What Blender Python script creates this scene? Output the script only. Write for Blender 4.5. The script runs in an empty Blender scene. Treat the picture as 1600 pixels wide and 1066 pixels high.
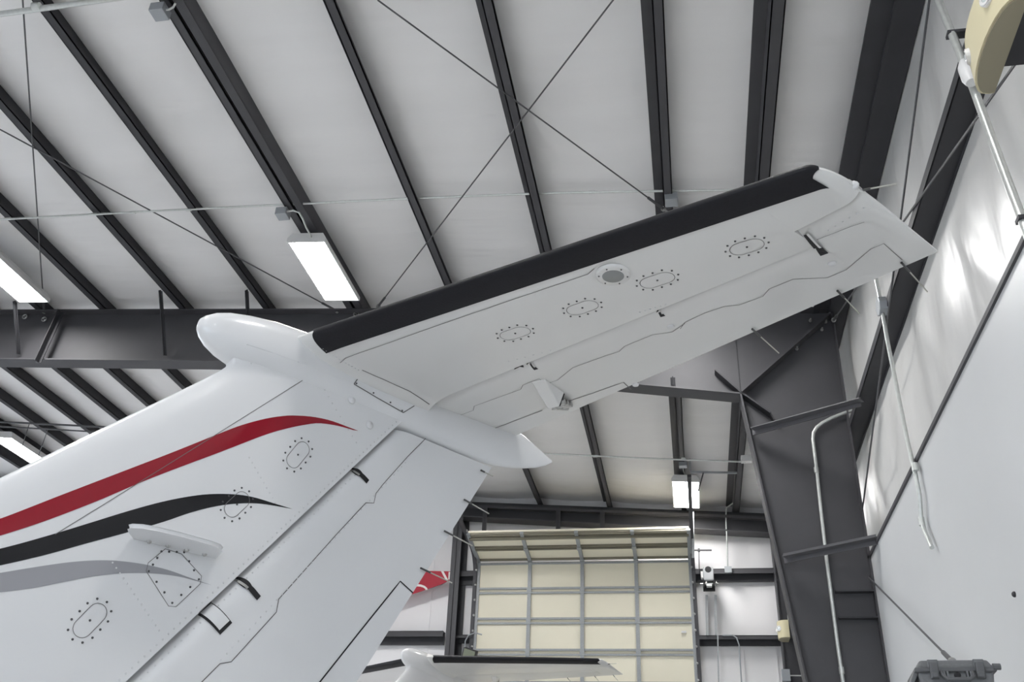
import bpy, math, random
from mathutils import Vector, Matrix
random.seed(7)
sc = bpy.context.scene
COL = sc.collection
ZC = 1.85                      # eye height above the hangar floor; shapes below are laid out from eye level

# ------------------------------------------------------------------ camera
CR = Vector((0.98433921, 0.1721695, 0.0378681))
CU = Vector((0.05367359, -0.49731935, 0.86590566))
CF = Vector((-0.16791508, 0.85031237, 0.49877189))
FPX = 1482.76
cam_data = bpy.data.cameras.new('camera')
cam_data.sensor_width = 36.0
cam_data.lens = FPX * 36.0 / 1600.0
cam_data.clip_start = 0.05
cam_data.clip_end = 400
cam = bpy.data.objects.new('camera', cam_data)
COL.objects.link(cam)
cam.matrix_world = Matrix(((CR.x, CU.x, -CF.x, 0), (CR.y, CU.y, -CF.y, 0), (CR.z, CU.z, -CF.z, ZC), (0, 0, 0, 1)))
sc.camera = cam

# ------------------------------------------------------------------ sky, exposure
SKY = 6.5
LAMP = 48.0
world = bpy.data.worlds.new('sky')
sc.world = world
world.use_nodes = True
bg = world.node_tree.nodes['Background']
bg.inputs[0].default_value = (0.80, 0.89, 1.0, 1)
bg.inputs[1].default_value = SKY
sc.view_settings.view_transform = 'Standard'
sc.view_settings.look = 'None'
sc.view_settings.gamma = 1.0
sc.view_settings.use_curve_mapping = False
sc.view_settings.exposure = 0.13
sc.cycles.use_denoising = True
sc.cycles.max_bounces = 8
sc.cycles.diffuse_bounces = 6
sc.cycles.sample_clamp_indirect = 6.0

# ------------------------------------------------------------------ measuring helpers (a pixel of the photograph to a point of the place)
def ray(x, y): return CR * ((x - 800) / FPX) - CU * ((y - 533) / FPX) + CF
def atx(x, y, X): d = ray(x, y); return d * (X / d.x)
def aty(x, y, Y): d = ray(x, y); return d * (Y / d.y)
def atz(x, y, Z): d = ray(x, y); return d * (Z / d.z)
SL = 0.0667
def zr(X): return 6.654 - SL * X          # top of the rafters = underside of the purlins
def roof(x, y, dz=0.0): d = ray(x, y); return d * ((6.654 + dz) / (d.z + SL * d.x))

# ------------------------------------------------------------------ materials
def principled(name, col, rough=0.5, metal=0.0, coat=0.0, spec=0.5):
    m = bpy.data.materials.new(name); m.use_nodes = True
    b = m.node_tree.nodes['Principled BSDF']
    b.inputs['Base Color'].default_value = (*col, 1); b.inputs['Roughness'].default_value = rough
    b.inputs['Metallic'].default_value = metal; b.inputs['Coat Weight'].default_value = coat
    b.inputs['Coat Roughness'].default_value = 0.06
    b.inputs['Specular IOR Level'].default_value = spec
    return m
def vary(m, scale, amount, bump=0.0, bscale=None, stretch=(1, 1, 1), detail=3):
    nt = m.node_tree; b = nt.nodes['Principled BSDF']
    tc = nt.nodes.new('ShaderNodeTexCoord'); mp = nt.nodes.new('ShaderNodeMapping'); mp.inputs['Scale'].default_value = stretch
    nt.links.new(tc.outputs['Object'], mp.inputs['Vector'])
    n = nt.nodes.new('ShaderNodeTexNoise'); n.inputs['Scale'].default_value = scale; n.inputs['Detail'].default_value = detail
    nt.links.new(mp.outputs['Vector'], n.inputs['Vector'])
    if amount:
        c = b.inputs['Base Color'].default_value[:3]
        r = nt.nodes.new('ShaderNodeValToRGB')
        r.color_ramp.elements[0].position = 0.3; r.color_ramp.elements[1].position = 0.7
        r.color_ramp.elements[0].color = (*[v * (1 - amount) for v in c], 1); r.color_ramp.elements[1].color = (*[min(1, v * (1 + amount)) for v in c], 1)
        nt.links.new(n.outputs['Fac'], r.inputs['Fac']); nt.links.new(r.outputs['Color'], b.inputs['Base Color'])
    if bump:
        n2 = nt.nodes.new('ShaderNodeTexNoise'); n2.inputs['Scale'].default_value = bscale or scale; n2.inputs['Detail'].default_value = 2
        nt.links.new(mp.outputs['Vector'], n2.inputs['Vector'])
        bp = nt.nodes.new('ShaderNodeBump'); bp.inputs['Strength'].default_value = bump; bp.inputs['Distance'].default_value = 0.05
        nt.links.new(n2.outputs['Fac'], bp.inputs['Height']); nt.links.new(bp.outputs['Normal'], b.inputs['Normal'])
    return m
def emitter(name, col, s):
    m = bpy.data.materials.new(name); m.use_nodes = True
    b = m.node_tree.nodes['Principled BSDF']; b.inputs['Base Color'].default_value = (0.9, 0.9, 0.9, 1)
    b.inputs['Emission Color'].default_value = (*col, 1); b.inputs['Emission Strength'].default_value = s
    return m
M = {}
M['paint'] = principled('white_paint', (0.72, 0.725, 0.735), 0.32, coat=0.6)
M['stab'] = principled('white_paint_underside', (0.70, 0.695, 0.68), 0.30, coat=0.6)
M['red'] = principled('red_paint', (0.27, 0.002, 0.015), 0.3, coat=0.3, spec=0.35)
M['black'] = principled('black_paint', (0.009, 0.009, 0.011), 0.25, coat=0.2, spec=0.3)
M['grey'] = principled('silver_paint', (0.30, 0.30, 0.32), 0.35, coat=0.6)
M['boot'] = vary(principled('black_rubber', (0.008, 0.008, 0.011), 0.5, spec=0.28), 60, 0.1, 0.05, 90)
M['seam'] = principled('sealant_line', (0.13, 0.127, 0.125), 0.6)
M['screw'] = principled('screw_dark', (0.10, 0.10, 0.105), 0.4, 0.6)
M['rivet'] = principled('rivet_white', (0.66, 0.66, 0.67), 0.3, coat=0.5)
M['gap'] = principled('gap_black', (0.01, 0.01, 0.012), 0.7)
M['metal'] = principled('bare_metal', (0.45, 0.45, 0.44), 0.35, 0.9)
M['lens'] = principled('lens_grey', (0.22, 0.23, 0.23), 0.25, coat=0.5)
M['wick'] = principled('wick_rod', (0.42, 0.41, 0.37), 0.5)
M['wickbase'] = principled('wick_base', (0.08, 0.08, 0.08), 0.4, 0.5)
M['steel'] = vary(principled('grey_primer_steel', (0.060, 0.059, 0.065), 0.6), 3, 0.06)
M['brace'] = principled('brace_steel', (0.095, 0.094, 0.102), 0.4)
M['steel_dark'] = vary(principled('dark_primer_steel', (0.036, 0.036, 0.041), 0.6), 3, 0.08)
M['galv'] = vary(principled('galvanised', (0.36, 0.375, 0.385), 0.5, 0.15), 40, 0.10)
M['conduit'] = vary(principled('conduit_metal', (0.62, 0.64, 0.62), 0.38, 0.6), 30, 0.06)
M['box'] = principled('junction_box', (0.36, 0.38, 0.40), 0.45, 0.4)
M['rod'] = principled('rod_steel', (0.10, 0.10, 0.105), 0.5, 0.3)
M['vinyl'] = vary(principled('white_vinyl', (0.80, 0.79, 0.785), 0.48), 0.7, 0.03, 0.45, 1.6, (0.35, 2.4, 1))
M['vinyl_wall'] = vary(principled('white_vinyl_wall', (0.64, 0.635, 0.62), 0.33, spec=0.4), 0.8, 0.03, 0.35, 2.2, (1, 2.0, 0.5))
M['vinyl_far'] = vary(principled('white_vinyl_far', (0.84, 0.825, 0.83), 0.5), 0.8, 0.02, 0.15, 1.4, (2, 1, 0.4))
M['liner'] = vary(principled('white_liner_sheet', (0.62, 0.63, 0.635), 0.42), 0.8, 0.025, 0.05, 1.5)
M['rail_shaded'] = principled('door_rail_shaded', (0.20, 0.185, 0.14), 0.6)  # galvanised rails of the tilted sections, their shade put into a brownish colour
M['cream'] = vary(principled('cream_door_sheet', (0.86, 0.81, 0.655), 0.5), 1.5, 0.02)
M['beige'] = principled('beige_plastic', (0.66, 0.60, 0.40), 0.45)
M['beige_shaded'] = principled('beige_plastic_shaded', (0.30, 0.27, 0.19), 0.5)  # same beige plastic with the shade of the underside put into the colour
M['lampglass'] = principled('lamp_glass', (0.75, 0.82, 0.82), 0.08, 0.2, coat=1)
M['fixture'] = principled('fixture_white', (0.75, 0.74, 0.73), 0.4)
M['diffuser'] = emitter('lit_diffuser', (1.0, 0.99, 0.975), LAMP)
M['case'] = vary(principled('grey_plastic', (0.15, 0.155, 0.16), 0.5), 60, 0.08, 0.1, 200)
M['case_dark'] = principled('grey_plastic_dark', (0.105, 0.108, 0.112), 0.5)
M['banner'] = principled('red_cloth', (0.36, 0.012, 0.03), 0.6)
M['white_print'] = principled('white_print', (0.75, 0.7, 0.68), 0.6)
M['floor'] = vary(principled('grey_epoxy_floor', (0.64, 0.64, 0.635), 0.35), 1.2, 0.05)
M['ground'] = vary(principled('concrete_apron', (0.45, 0.45, 0.44), 0.9), 0.6, 0.08)
M['opener'] = principled('opener_grey', (0.42, 0.43, 0.44), 0.4)
M['white_plastic'] = principled('white_plastic', (0.75, 0.75, 0.75), 0.4)
M['floodglass'] = principled('flood_glass', (0.20, 0.22, 0.16), 0.2, coat=0.5)

# ------------------------------------------------------------------ mesh helpers
class MB:
    def __init__(s, local=False): s.v = []; s.f = []; s.local = local
    def add(s, vs, fs):
        o = len(s.v); s.v += [tuple(v) for v in vs]; s.f += [tuple(i + o for i in f) for f in fs]; return s
    def hexa(s, p):            # p: bottom 4 ring, top 4 ring
        return s.add(p, [(3, 2, 1, 0), (4, 5, 6, 7), (0, 1, 5, 4), (1, 2, 6, 5), (2, 3, 7, 6), (3, 0, 4, 7)])
    def box(s, a, b):
        x0, y0, z0 = a; x1, y1, z1 = b
        return s.hexa([(x0, y0, z0), (x1, y0, z0), (x1, y1, z0), (x0, y1, z0), (x0, y0, z1), (x1, y0, z1), (x1, y1, z1), (x0, y1, z1)])
    def bar(s, p, q, w, h, up=(0, 0, 1)):
        p = Vector(p); q = Vector(q); d = (q - p).normalized(); up = Vector(up)
        side = d.cross(up)
        if side.length < 1e-5: side = d.cross(Vector((1, 0, 0)))
        side.normalize(); u = side.cross(d).normalized()
        a = side * (w / 2); b = u * (h / 2)
        return s.hexa([p - a - b, p + a - b, q + a - b, q - a - b, p - a + b, p + a + b, q + a + b, q - a + b])
    def prism(s, poly, vec):
        vec = Vector(vec); n = len(poly); p = [Vector(x) for x in poly]
        fs = [tuple(range(n))[::-1], tuple(range(n, 2 * n))] + [(i, (i + 1) % n, n + (i + 1) % n, n + i) for i in range(n)]
        return s.add(p + [x + vec for x in p], fs)
    def tube(s, pts, r, n=8):
        pts = [Vector(p) for p in pts]; vs = []; fs = []; u = None
        for i, p in enumerate(pts):
            d = (pts[min(i + 1, len(pts) - 1)] - pts[max(i - 1, 0)]).normalized()
            if u is None:
                u = d.cross(Vector((0, 0, 1)))
                if u.length < 1e-3: u = d.cross(Vector((1, 0, 0)))
            u = (u - d * u.dot(d)).normalized(); w = d.cross(u)
            rr = r[i] if isinstance(r, (list, tuple)) else r
            for k in range(n):
                t = 2 * math.pi * k / n; vs.append(p + u * (rr * math.cos(t)) + w * (rr * math.sin(t)))
        for i in range(len(pts) - 1):
            for k in range(n):
                a = i * n + k; b = i * n + (k + 1) % n; fs.append((a, b, b + n, a + n))
        fs.append(tuple(range(n))[::-1]); fs.append(tuple(range((len(pts) - 1) * n, len(pts) * n)))
        return s.add(vs, fs)
    def lathe(s, c, axis, prof, n=16):   # prof: (distance along axis, radius)
        ax = Vector(axis).normalized(); c = Vector(c)
        return s.tube([c + ax * d for d, _ in prof], [max(r, 1e-4) for _, r in prof], n)
    def grid(s, P, close=False, flip=False):
        rows = len(P); cols = len(P[0]); vs = [p for r in P for p in r]; fs = []
        for i in range(rows - 1):
            for j in range(cols if close else cols - 1):
                a = i * cols + j; b = i * cols + (j + 1) % cols
                f = (a, b, b + cols, a + cols); fs.append(f[::-1] if flip else f)
        return s.add(vs, fs)
    def build(s, name, mat, parent=None, smooth=False, kind=None, label=None, bevel=0.0, angle=40):
        if s.local: vs = s.v; loc = (0, 0, 0)
        else:
            xs, ys, zs = zip(*s.v)
            o = Vector(((min(xs) + max(xs)) / 2, (min(ys) + max(ys)) / 2, min(zs) + ZC))
            vs = [(x - o.x, y - o.y, z + ZC - o.z) for x, y, z in s.v]
            loc = o - wloc(parent) if parent else o
        me = bpy.data.meshes.new(name); me.from_pydata(vs, [], s.f); me.update()
        ob = bpy.data.objects.new(name, me); COL.objects.link(ob); ob.location = loc
        if not s.local: WL[ob.name] = o
        if parent: ob.parent = parent
        if isinstance(mat, str): mat = M[mat]
        me.materials.append(mat)
        if smooth: shade(me, angle)
        if bevel:
            md = ob.modifiers.new('bevel', 'BEVEL'); md.width = bevel; md.segments = 2; md.limit_method = 'ANGLE'
        if kind: ob['kind'] = kind
        if label: ob['label'] = label
        return ob
def shade(me, angle):
    import bmesh
    bm = bmesh.new(); bm.from_mesh(me); bmesh.ops.recalc_face_normals(bm, faces=bm.faces)
    lim = math.radians(angle)
    for f in bm.faces: f.smooth = True
    for e in bm.edges:
        e.smooth = not (len(e.link_faces) == 2 and e.calc_face_angle(0) > lim)
    bm.to_mesh(me); bm.free()
WL = {}
def wloc(p):
    if p is None: return Vector((0, 0, 0))
    return WL.get(p.name, Vector((0, 0, 0)))
def thing(name, label, cat, loc, group=None, rz=0.0):
    o = bpy.data.objects.new(name, None); COL.objects.link(o)
    o.location = (loc[0], loc[1], loc[2] + ZC); o.rotation_euler = (0, 0, rz)
    WL[o.name] = Vector(o.location)
    return tag(o, label, cat, group)
def tag(o, label, cat, group=None):
    o['label'] = label; o['category'] = cat
    if group: o['group'] = group
    return o
def struct(o): o['kind'] = 'structure'; return o
FL = -ZC

# ================================================================== the building shell
XW = 2.22; YF = 18.72; XL = -25.0; YB = -12.0
YFR = 10.83                    # middle steel frame
YFF = 18.30                    # end frame on the far wall
struct(MB().box((XL, YB, FL - 0.15), (XW + 0.3, YF + 0.3, FL)).build('floor', 'floor'))
struct(MB().box((-60, -70, FL - 0.4), (40, 60, FL - 0.2)).build('ground', 'ground'))

PURL = [0.97, -0.03, -1.51, -2.94, -4.50, -5.76, -7.08, -8.38, -9.46, -10.44, -11.42, -12.42, -13.42, -14.42]
PH = 0.23
# ceiling: white insulation sheet, slightly slack between the purlins
allp = sorted(PURL + [2.0, -15.6, -17, -18.4, -19.8, -21.2, -22.6, -25])
def ceil_z(X, Y):
    ps = allp
    d = 0.0
    for a, b in zip(ps, ps[1:]):
        if a <= X <= b:
            t = (X - a) / (b - a); d = math.sin(math.pi * t) ** 0.8
    return zr(X) + PH + 0.012 - 0.045 * d - 0.012 * d * math.sin(Y * 2.1 + X * 1.3) * math.sin(Y * 0.7 + 1)
xs = []
for a, b in zip(allp, allp[1:]): xs += [a + (b - a) * k / 8 for k in range(8)]
xs += [2.0, XW + 0.25]
ys = [YB + (YF + 0.2 - YB) * k / 90 for k in range(91)]
P = [[(x, y, ceil_z(x, y)) for x in xs] for y in ys]
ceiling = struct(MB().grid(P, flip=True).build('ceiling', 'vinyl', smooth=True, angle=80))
MB().hexa([(XL, YB, zr(XL) + 0.5), (XW + 0.3, YB, zr(XW) + 0.5), (XW + 0.3, YF + 0.2, zr(XW) + 0.5), (XL, YF + 0.2, zr(XL) + 0.5), (XL, YB, zr(XL) + 0.6), (XW + 0.3, YB, zr(XW) + 0.6), (XW + 0.3, YF + 0.2, zr(XW) + 0.6), (XL, YF + 0.2, zr(XL) + 0.6)]).build('roof_sheet', 'galv', ceiling)

# right wall: slack insulation above, flat liner sheet below the second girt
ZG1, ZG2 = 4.88, 3.33
def wall_x(Y, Z):
    if Z > ZG1: t = (Z - ZG1) / (zr(2.2) - ZG1)
    else: t = (Z - ZG2) / (ZG1 - ZG2)
    t = min(1, max(0, t)); s = math.sin(math.pi * t)
    w = 0.030 * s * abs(math.sin(Y * 1.9 + 0.4 * math.sin(Z * 2))) ** 0.7 + 0.012 * s * math.sin(Y * 6.3 + Z * 1.7 + 1.3 * math.sin(Y))
    w += 0.014 * math.exp(-(t / 0.25) ** 2) * max(0, math.sin(Y * 9 + Z * 3.0)) + 0.02 * s * max(0, math.sin(Y * 4.4 - Z * 3.1)) ** 4
    return XW - 0.02 - w
zs = [3.1 + (zr(XW) + 0.3 - 3.1) * k / 44 for k in range(45)]
yv = [YB + (3 - YB) * k / 30 for k in range(30)] + [3 + (YF - 3) * k / 260 for k in range(261)]
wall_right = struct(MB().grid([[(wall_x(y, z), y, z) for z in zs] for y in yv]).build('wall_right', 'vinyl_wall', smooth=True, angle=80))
MB().box((XW + 0.02, YB, FL), (XW + 0.1, YF, zr(XW) + 0.3)).build('outer_sheet', 'galv', wall_right)
MB().box((2.005, YB, FL), (2.02, YFR - 0.02, ZG2 - 0.03)).build('liner_sheet', 'liner', wall_right, label='flat white liner sheet on the lower wall')
MB().box((2.005, YFR + 0.02, FL), (2.02, YF, ZG2 - 0.03)).build('liner_sheet', 'liner', wall_right, label='flat white liner sheet on the lower wall')
MB().box((1.985, YB, ZG2 - 0.035), (2.20, YFR + 0.1, ZG2 + 0.0)).build('trim', 'steel', wall_right, label='dark trim along the top of the liner sheet')
# nail heads / marks on the liner
for (px, py) in ((1586, 929),):
    c = atx(px, py, 2.005); MB().lathe(c, (-1, 0, 0), [(0, 0.018), (0.01, 0.018), (0.018, 0.010)], 10).build('bolt', 'steel_dark', wall_right)

# far wall
wf = MB()
nx = 150
P = []
for i in range(nx + 1):
    x = XL + (XW - XL) * i / nx if i < 40 else -9 + (XW + 9) * (i - 40) / (nx - 40)
    if i < 40: x = XL + (-9 - XL) * i / 40
    P.append([(x, YF - 0.05 - 0.03 * abs(math.sin(x * 2.6)) ** 0.6 * (0.4 + 0.6 * abs(math.sin(z * 2.4))), z) for z in [FL + (zr(x) + 0.3 - FL) * k / 40 for k in range(41)]])
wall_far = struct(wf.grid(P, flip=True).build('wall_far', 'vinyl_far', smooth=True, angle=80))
MB().box((XL, YF + 0.02, FL), (XW, YF + 0.12, 7.3)).build('outer_sheet', 'galv', wall_far)
# faint vertical sheet joints of the far insulation
for px, py in ((676, 905), (820, 822), (1102, 1010), (1160, 1010), (1212, 1010)):
    c = aty(px, py, 18.64); zt = min(zr(c.x) - 0.1, 6.7); zb = 5.9 if py < 850 else 1.8
    MB().bar((c.x, 18.635, zb), (c.x, 18.635, zt if py < 950 else 4.0), 0.02, 0.012, (0, 1, 0)).build('sheet_joint', 'vinyl_far', wall_far)

# left wall and back wall (behind the camera): the back has a wide open hangar door
wl = MB(); SY0, SY1, SZ = 8.0, 18.0, 3.6  # left wall opening added so that daylight brightens the far wall
wl.box((XL - 0.1, YB, FL), (XL, SY0, 8.6)); wl.box((XL - 0.1, SY1, FL), (XL, YF, 8.6)); wl.box((XL - 0.1, SY0, SZ), (XL, SY1, 8.6))
struct(wl.build('wall_left', 'vinyl_far'))
wb = MB(); OX0, OX1, OZ = -11.0, -2.0, 3.6
wb.box((XL, YB - 0.1, FL), (OX0, YB, 8.6)); wb.box((OX1, YB - 0.1, FL), (XW + 0.2, YB, 7.2)); wb.box((OX0, YB - 0.1, OZ), (OX1, YB, 8.3))
struct(wb.build('wall_back', 'vinyl_far'))

# ================================================================== purlins, girts, eave strut
def zed(mb, x, y0, y1, zf, H=PH, fl=0.085, t=0.012):
    z0 = zf(x)
    mb.box((x, y0, z0), (x + t, y1, z0 + H))
    mb.box((x, y0, z0), (x + fl, y1, z0 + t))
    mb.box((x + fl - t, y0, z0), (x + fl, y1, z0 + 0.035))
    mb.box((x - fl, y0, z0 + H - t), (x, y1, z0 + H))
plabels = ['dark steel purlin above the stabilizer tip, nearest the eave beam',
 'dark steel purlin crossing behind the middle of the stabilizer, with a small box above it',
 'dark steel purlin passing just left of the crossing bracing rods',
 'dark steel purlin between the crossing rods and the lit lamp',
 'wide double steel purlin that carries the large lit lamp',
 'dark steel purlin first left of the large lit lamp',
 'dark steel purlin second left of the large lit lamp',
 'dark steel purlin third left of the large lit lamp',
 'dark steel purlin fourth left of the large lit lamp, above the cut-off lamp',
 'dark steel purlin fifth left of the lamp, seen below the rafter at left',
 'dark steel purlin sixth left of the lamp, seen below the rafter at left',
 'dark steel purlin seventh left of the lamp, seen below the rafter at left',
 'dark steel purlin above the lit lamp at the left edge below the rafter',
 'leftmost dark steel purlin seen below the rafter']
for x, lb in zip(PURL, plabels):
    t = thing('purlin', lb, 'purlin', (x, 3, zr(x)), 'roof purlins')
    m = MB(); zed(m, x, YB, YF, zr, fl=0.10 if x < 0.5 else 0.12)
    m.build('beam', 'steel_dark' if x < -5 else 'steel', t)
    if abs(x + 4.5) < 0.01:
        m = MB(); m.box((x + 0.215, YB, zr(x)), (x + 0.227, YFR + 0.6, zr(x) + PH)); m.box((x + 0.13, YB, zr(x) - 0.005), (x + 0.227, YFR + 0.6, zr(x) + 0.007))
        m.build('second_beam', 'steel', t)
    # connection clip on the rafter
    MB().box((x - 0.05, YFR - 0.06, zr(x) - 0.002), (x + 0.12, YFR + 0.06, zr(x) + 0.012)).build('clip', 'steel', t)
# eave strut (wide channel at the top of the right wall)
t = thing('eave_beam', 'wide dark eave beam along the top of the right wall', 'beam', (1.95, 3, 6.5))
ez = zr(2.0)
MB().box((1.77, YB, ez - 0.01), (1.96, YF, ez + 0.012)).build('bottom_flange', 'steel_dark', t)
MB().box((1.98, YB, ez - 0.05), (2.19, YF, ez - 0.03)).build('wall_flange', 'steel_dark', t)
MB().box((1.955, YB, ez - 0.05), (1.98, YF, ez + PH)).build('web', 'steel_dark', t)
# girts of the right wall
t = thing('wall_girt', 'broad dark girt running along the right wall insulation', 'girt', (2.1, 3, ZG1))
MB().box((2.0, YB, ZG1 - 0.006), (2.2, YF, ZG1 + 0.006)).build('web', 'steel_dark', t)
MB().box((1.995, YB, ZG1 - 0.006), (2.007, YF, ZG1 + 0.075)).build('inner_flange', 'steel_dark', t)
MB().box((2.19, YB, ZG1 - 0.03), (2.2, YF, ZG1 + 0.006)).build('outer_flange', 'steel_dark', t)

# ================================================================== middle steel frame: rafter and tapered column
fr = thing('steel_frame', 'grey steel rafter and tapered column frame behind the stabilizer', 'steel frame', (1.6, YFR, FL))
TW = 0.012; FW = 0.26
def depth(X):
    pts = [(-30.0, 0.84), (-5.5, 0.84), (-3.5, 0.90), (0.78, 1.20)]
    for (a, da), (b, db) in zip(pts, pts[1:]):
        if a <= X <= b: return da + (db - da) * (X - a) / (b - a)
    return 1.2
def yweb(m, poly, y=YFR, t=TW): m.prism([(x, y - t / 2, z) for x, z in poly], (0, t, 0))
KX, KZ = 0.78, 5.37            # inner knee
xsr = [XL, -12, -5.5, -3.5, -1, KX]
m = MB(); yweb(m, [(x, zr(x) - 0.004) for x in xsr] + [(x, zr(x) - depth(x)) for x in xsr[:0:-1]] + [(xsr[0], zr(xsr[0]) - 0.84)])
m.build('rafter_web', 'steel', fr)
MB().hexa([(XL, YFR - FW / 2, zr(XL) - 0.02), (2.0, YFR - FW / 2, zr(2.0) - 0.02), (2.0, YFR + FW / 2, zr(2.0) - 0.02), (XL, YFR + FW / 2, zr(XL) - 0.02),
           (XL, YFR - FW / 2, zr(XL)), (2.0, YFR - FW / 2, zr(2.0)), (2.0, YFR + FW / 2, zr(2.0)), (XL, YFR + FW / 2, zr(XL))]).build('rafter_top_flange', 'steel', fr)
m = MB()
for a, b in zip(xsr, xsr[1:]):
    za, zb = zr(a) - depth(a), zr(b) - depth(b)
    if b == KX: zb = KZ
    m.hexa([(a, YFR - FW / 2, za - 0.02), (b, YFR - FW / 2, zb - 0.02), (b, YFR + FW / 2, zb - 0.02), (a, YFR + FW / 2, za - 0.02),
            (a, YFR - FW / 2, za), (b, YFR - FW / 2, zb), (b, YFR + FW / 2, zb), (a, YFR + FW / 2, za)])
m.build('rafter_bottom_flange', 'steel', fr)
CXB = 1.62                     # inner face of the column at the floor
def cx(z): return KX + (KZ - z) * (1.18 - 0.78) / (5.37 - 1.99)
m = MB(); yweb(m, [(KX, zr(KX) - 0.01), (2.0, zr(2.0) - 0.01), (2.0, FL), (cx(FL), FL), (KX, KZ)]); m.build('column_web', 'steel', fr)
m = MB(); m.hexa([(cx(FL) - 0.02, YFR - FW / 2, FL), (cx(FL), YFR - FW / 2, FL), (cx(FL), YFR + FW / 2, FL), (cx(FL) - 0.02, YFR + FW / 2, FL),
                  (KX - 0.02, YFR - FW / 2, KZ + 0.01), (KX, YFR - FW / 2, KZ + 0.01), (KX, YFR + FW / 2, KZ + 0.01), (KX - 0.02, YFR + FW / 2, KZ + 0.01)])
m.build('column_inner_flange', 'steel', fr)
MB().box((1.985, YFR - 0.10, FL), (2.003, YFR + 0.10, zr(2.0))).build('column_outer_flange', 'steel', fr)
# diagonal stiffener from the knee to the eave corner, and the crossing splice plates
MB().bar((KX, YFR - 0.08, KZ), (1.96, YFR - 0.08, 6.42), 0.17, 0.022, (0.7, 0, -0.7)).build('knee_stiffener', 'steel', fr)
MB().bar((0.49, YFR - 0.07, 5.70), (KX, YFR - 0.07, KZ), 0.14, 0.02, (0.7, 0, 0.7)).build('splice_plate', 'steel_dark', fr)
MB().bar((KX, YFR - 0.07, KZ), (1.10, YFR - 0.07, 5.08), 0.14, 0.02, (0.7, 0, 0.7)).build('splice_plate', 'steel_dark', fr)
MB().bar((1.10, YFR - 0.05, 5.09), (1.14, YFR - 0.05, 5.0), 0.10, 0.02, (1, 0, 0)).build('splice_plate_tail', 'steel_dark', fr)
for z in (2.93, 2.645):
    MB().bar((1.585, YFR - 0.05, z), (1.985, YFR - 0.05, z), 0.10, 0.018).build('stiffener', 'steel_dark', fr)
MB().bar((KX, YFR - 0.012, zr(KX) - 0.05), (KX, YFR - 0.012, KZ), 0.006, 0.01, (0, 1, 0)).build('weld_line', 'steel_dark', fr)
m = MB()
for px, py in ((1245, 546), (1266, 502), (1284, 516), (1290, 504)):
    c = aty(px, py, YFR - 0.03); m.lathe(c, (0, -1, 0), [(0, 0.02), (0.02, 0.02), (0.022, 0.012), (0.06, 0.012), (0.062, 0)], 8)
m.build('bolts', 'metal', fr, kind='stuff')
# far end frame
ff = thing('end_frame', 'dark grey steel rafter and corner column against the far wall', 'steel frame', (1.7, YFF, FL))
def zq(X): return zr(X) - 0.03
def farz_bot(X): return 6.245 - 0.078 * X
m = MB(); m.prism([(XL, YFF - 0.006, zq(XL)), (2.0, YFF - 0.006, zq(2.0)), (2.0, YFF - 0.006, farz_bot(2.0)), (XL, YFF - 0.006, farz_bot(XL))], (0, 0.3, 0)); m.build('rafter_web', 'steel_dark', ff)
def sloped(m, x0, x1, y0, y1, f, th):
    m.hexa([(x0, y0, f(x0) - th), (x1, y0, f(x1) - th), (x1, y1, f(x1) - th), (x0, y1, f(x0) - th), (x0, y0, f(x0)), (x1, y0, f(x1)), (x1, y1, f(x1)), (x0, y1, f(x0))]); return m
sloped(MB(), XL, 2.0, YFF - 0.12, YFF + 0.2, lambda x: zr(x) - 0.13, 0.055).build('rafter_top_flange', 'steel', ff)
sloped(MB(), XL, 2.0, YFF - 0.09, YFF + 0.2, farz_bot, 0.02).build('rafter_bottom_flange', 'steel', ff)
MB().box((1.66, YFF - 0.02, FL), (2.0, YFF + 0.3, 6.4)).build('corner_column', 'steel_dark', ff)
MB().box((1.64, YFF - 0.05, FL), (1.66, YFF + 0.25, 6.2)).build('column_flange', 'steel', ff)
# door post left of the sectional door
px_ = thing('door_post', 'dark grey steel post left of the sectional door', 'post', (-4.68, 18.3, FL))
pl = aty(696, 1020, 18.30); pr = aty(711, 1021, 18.30)
MB().box((pl.x, 18.22, FL), (pr.x, 18.24, farz_bot(-4.6) + 0.02)).build('front_flange', 'steel', px_)
MB().box(((pl.x + pr.x) / 2 - 0.006, 18.22, FL), ((pl.x + pr.x) / 2 + 0.006, 18.6, farz_bot(-4.6))).build('web', 'steel_dark', px_)
MB().box((pl.x, 18.58, FL), (pr.x + 0.05, 18.6, farz_bot(-4.6))).build('rear_flange', 'steel_dark', px_)
# far wall girts
def far_girt(x0, x1, ztop, h, lb, end=True):
    g = thing('far_girt', lb, 'girt', ((x0 + x1) / 2, 18.5, ztop), 'girts on the far wall')
    MB().box((x0, 18.42, ztop - 0.012), (x1, 18.62, ztop)).build('upper_flange', 'steel', g)
    MB().box((x0, 18.42, ztop - h * 0.45), (x1, 18.435, ztop)).build('front_lip', 'steel', g)
    MB().box((x0, 18.56, ztop - h), (x1, 18.60, ztop)).build('web', 'steel_dark', g)
    return g
far_girt(0.14, 1.66, aty(1100, 889, 18.42).z, 0.22, 'dark girt behind the door opener on the far wall')
far_girt(0.14, 1.66, aty(1100, 993, 18.42).z, 0.16, 'dark girt below the door opener struts on the far wall')
far_girt(-4.50, -4.15, aty(725, 892, 18.42).z, 0.25, 'short dark girt between post and sectional door beside the red banner')
far_girt(-4.50, -4.15, aty(725, 992, 18.42).z, 0.13, 'short dark girt between post and door, above the second airplane')
far_girt(-14, -4.76, aty(650, 986, 18.42).z, 0.24, 'dark girt left of the door post, above the second airplane')
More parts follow.
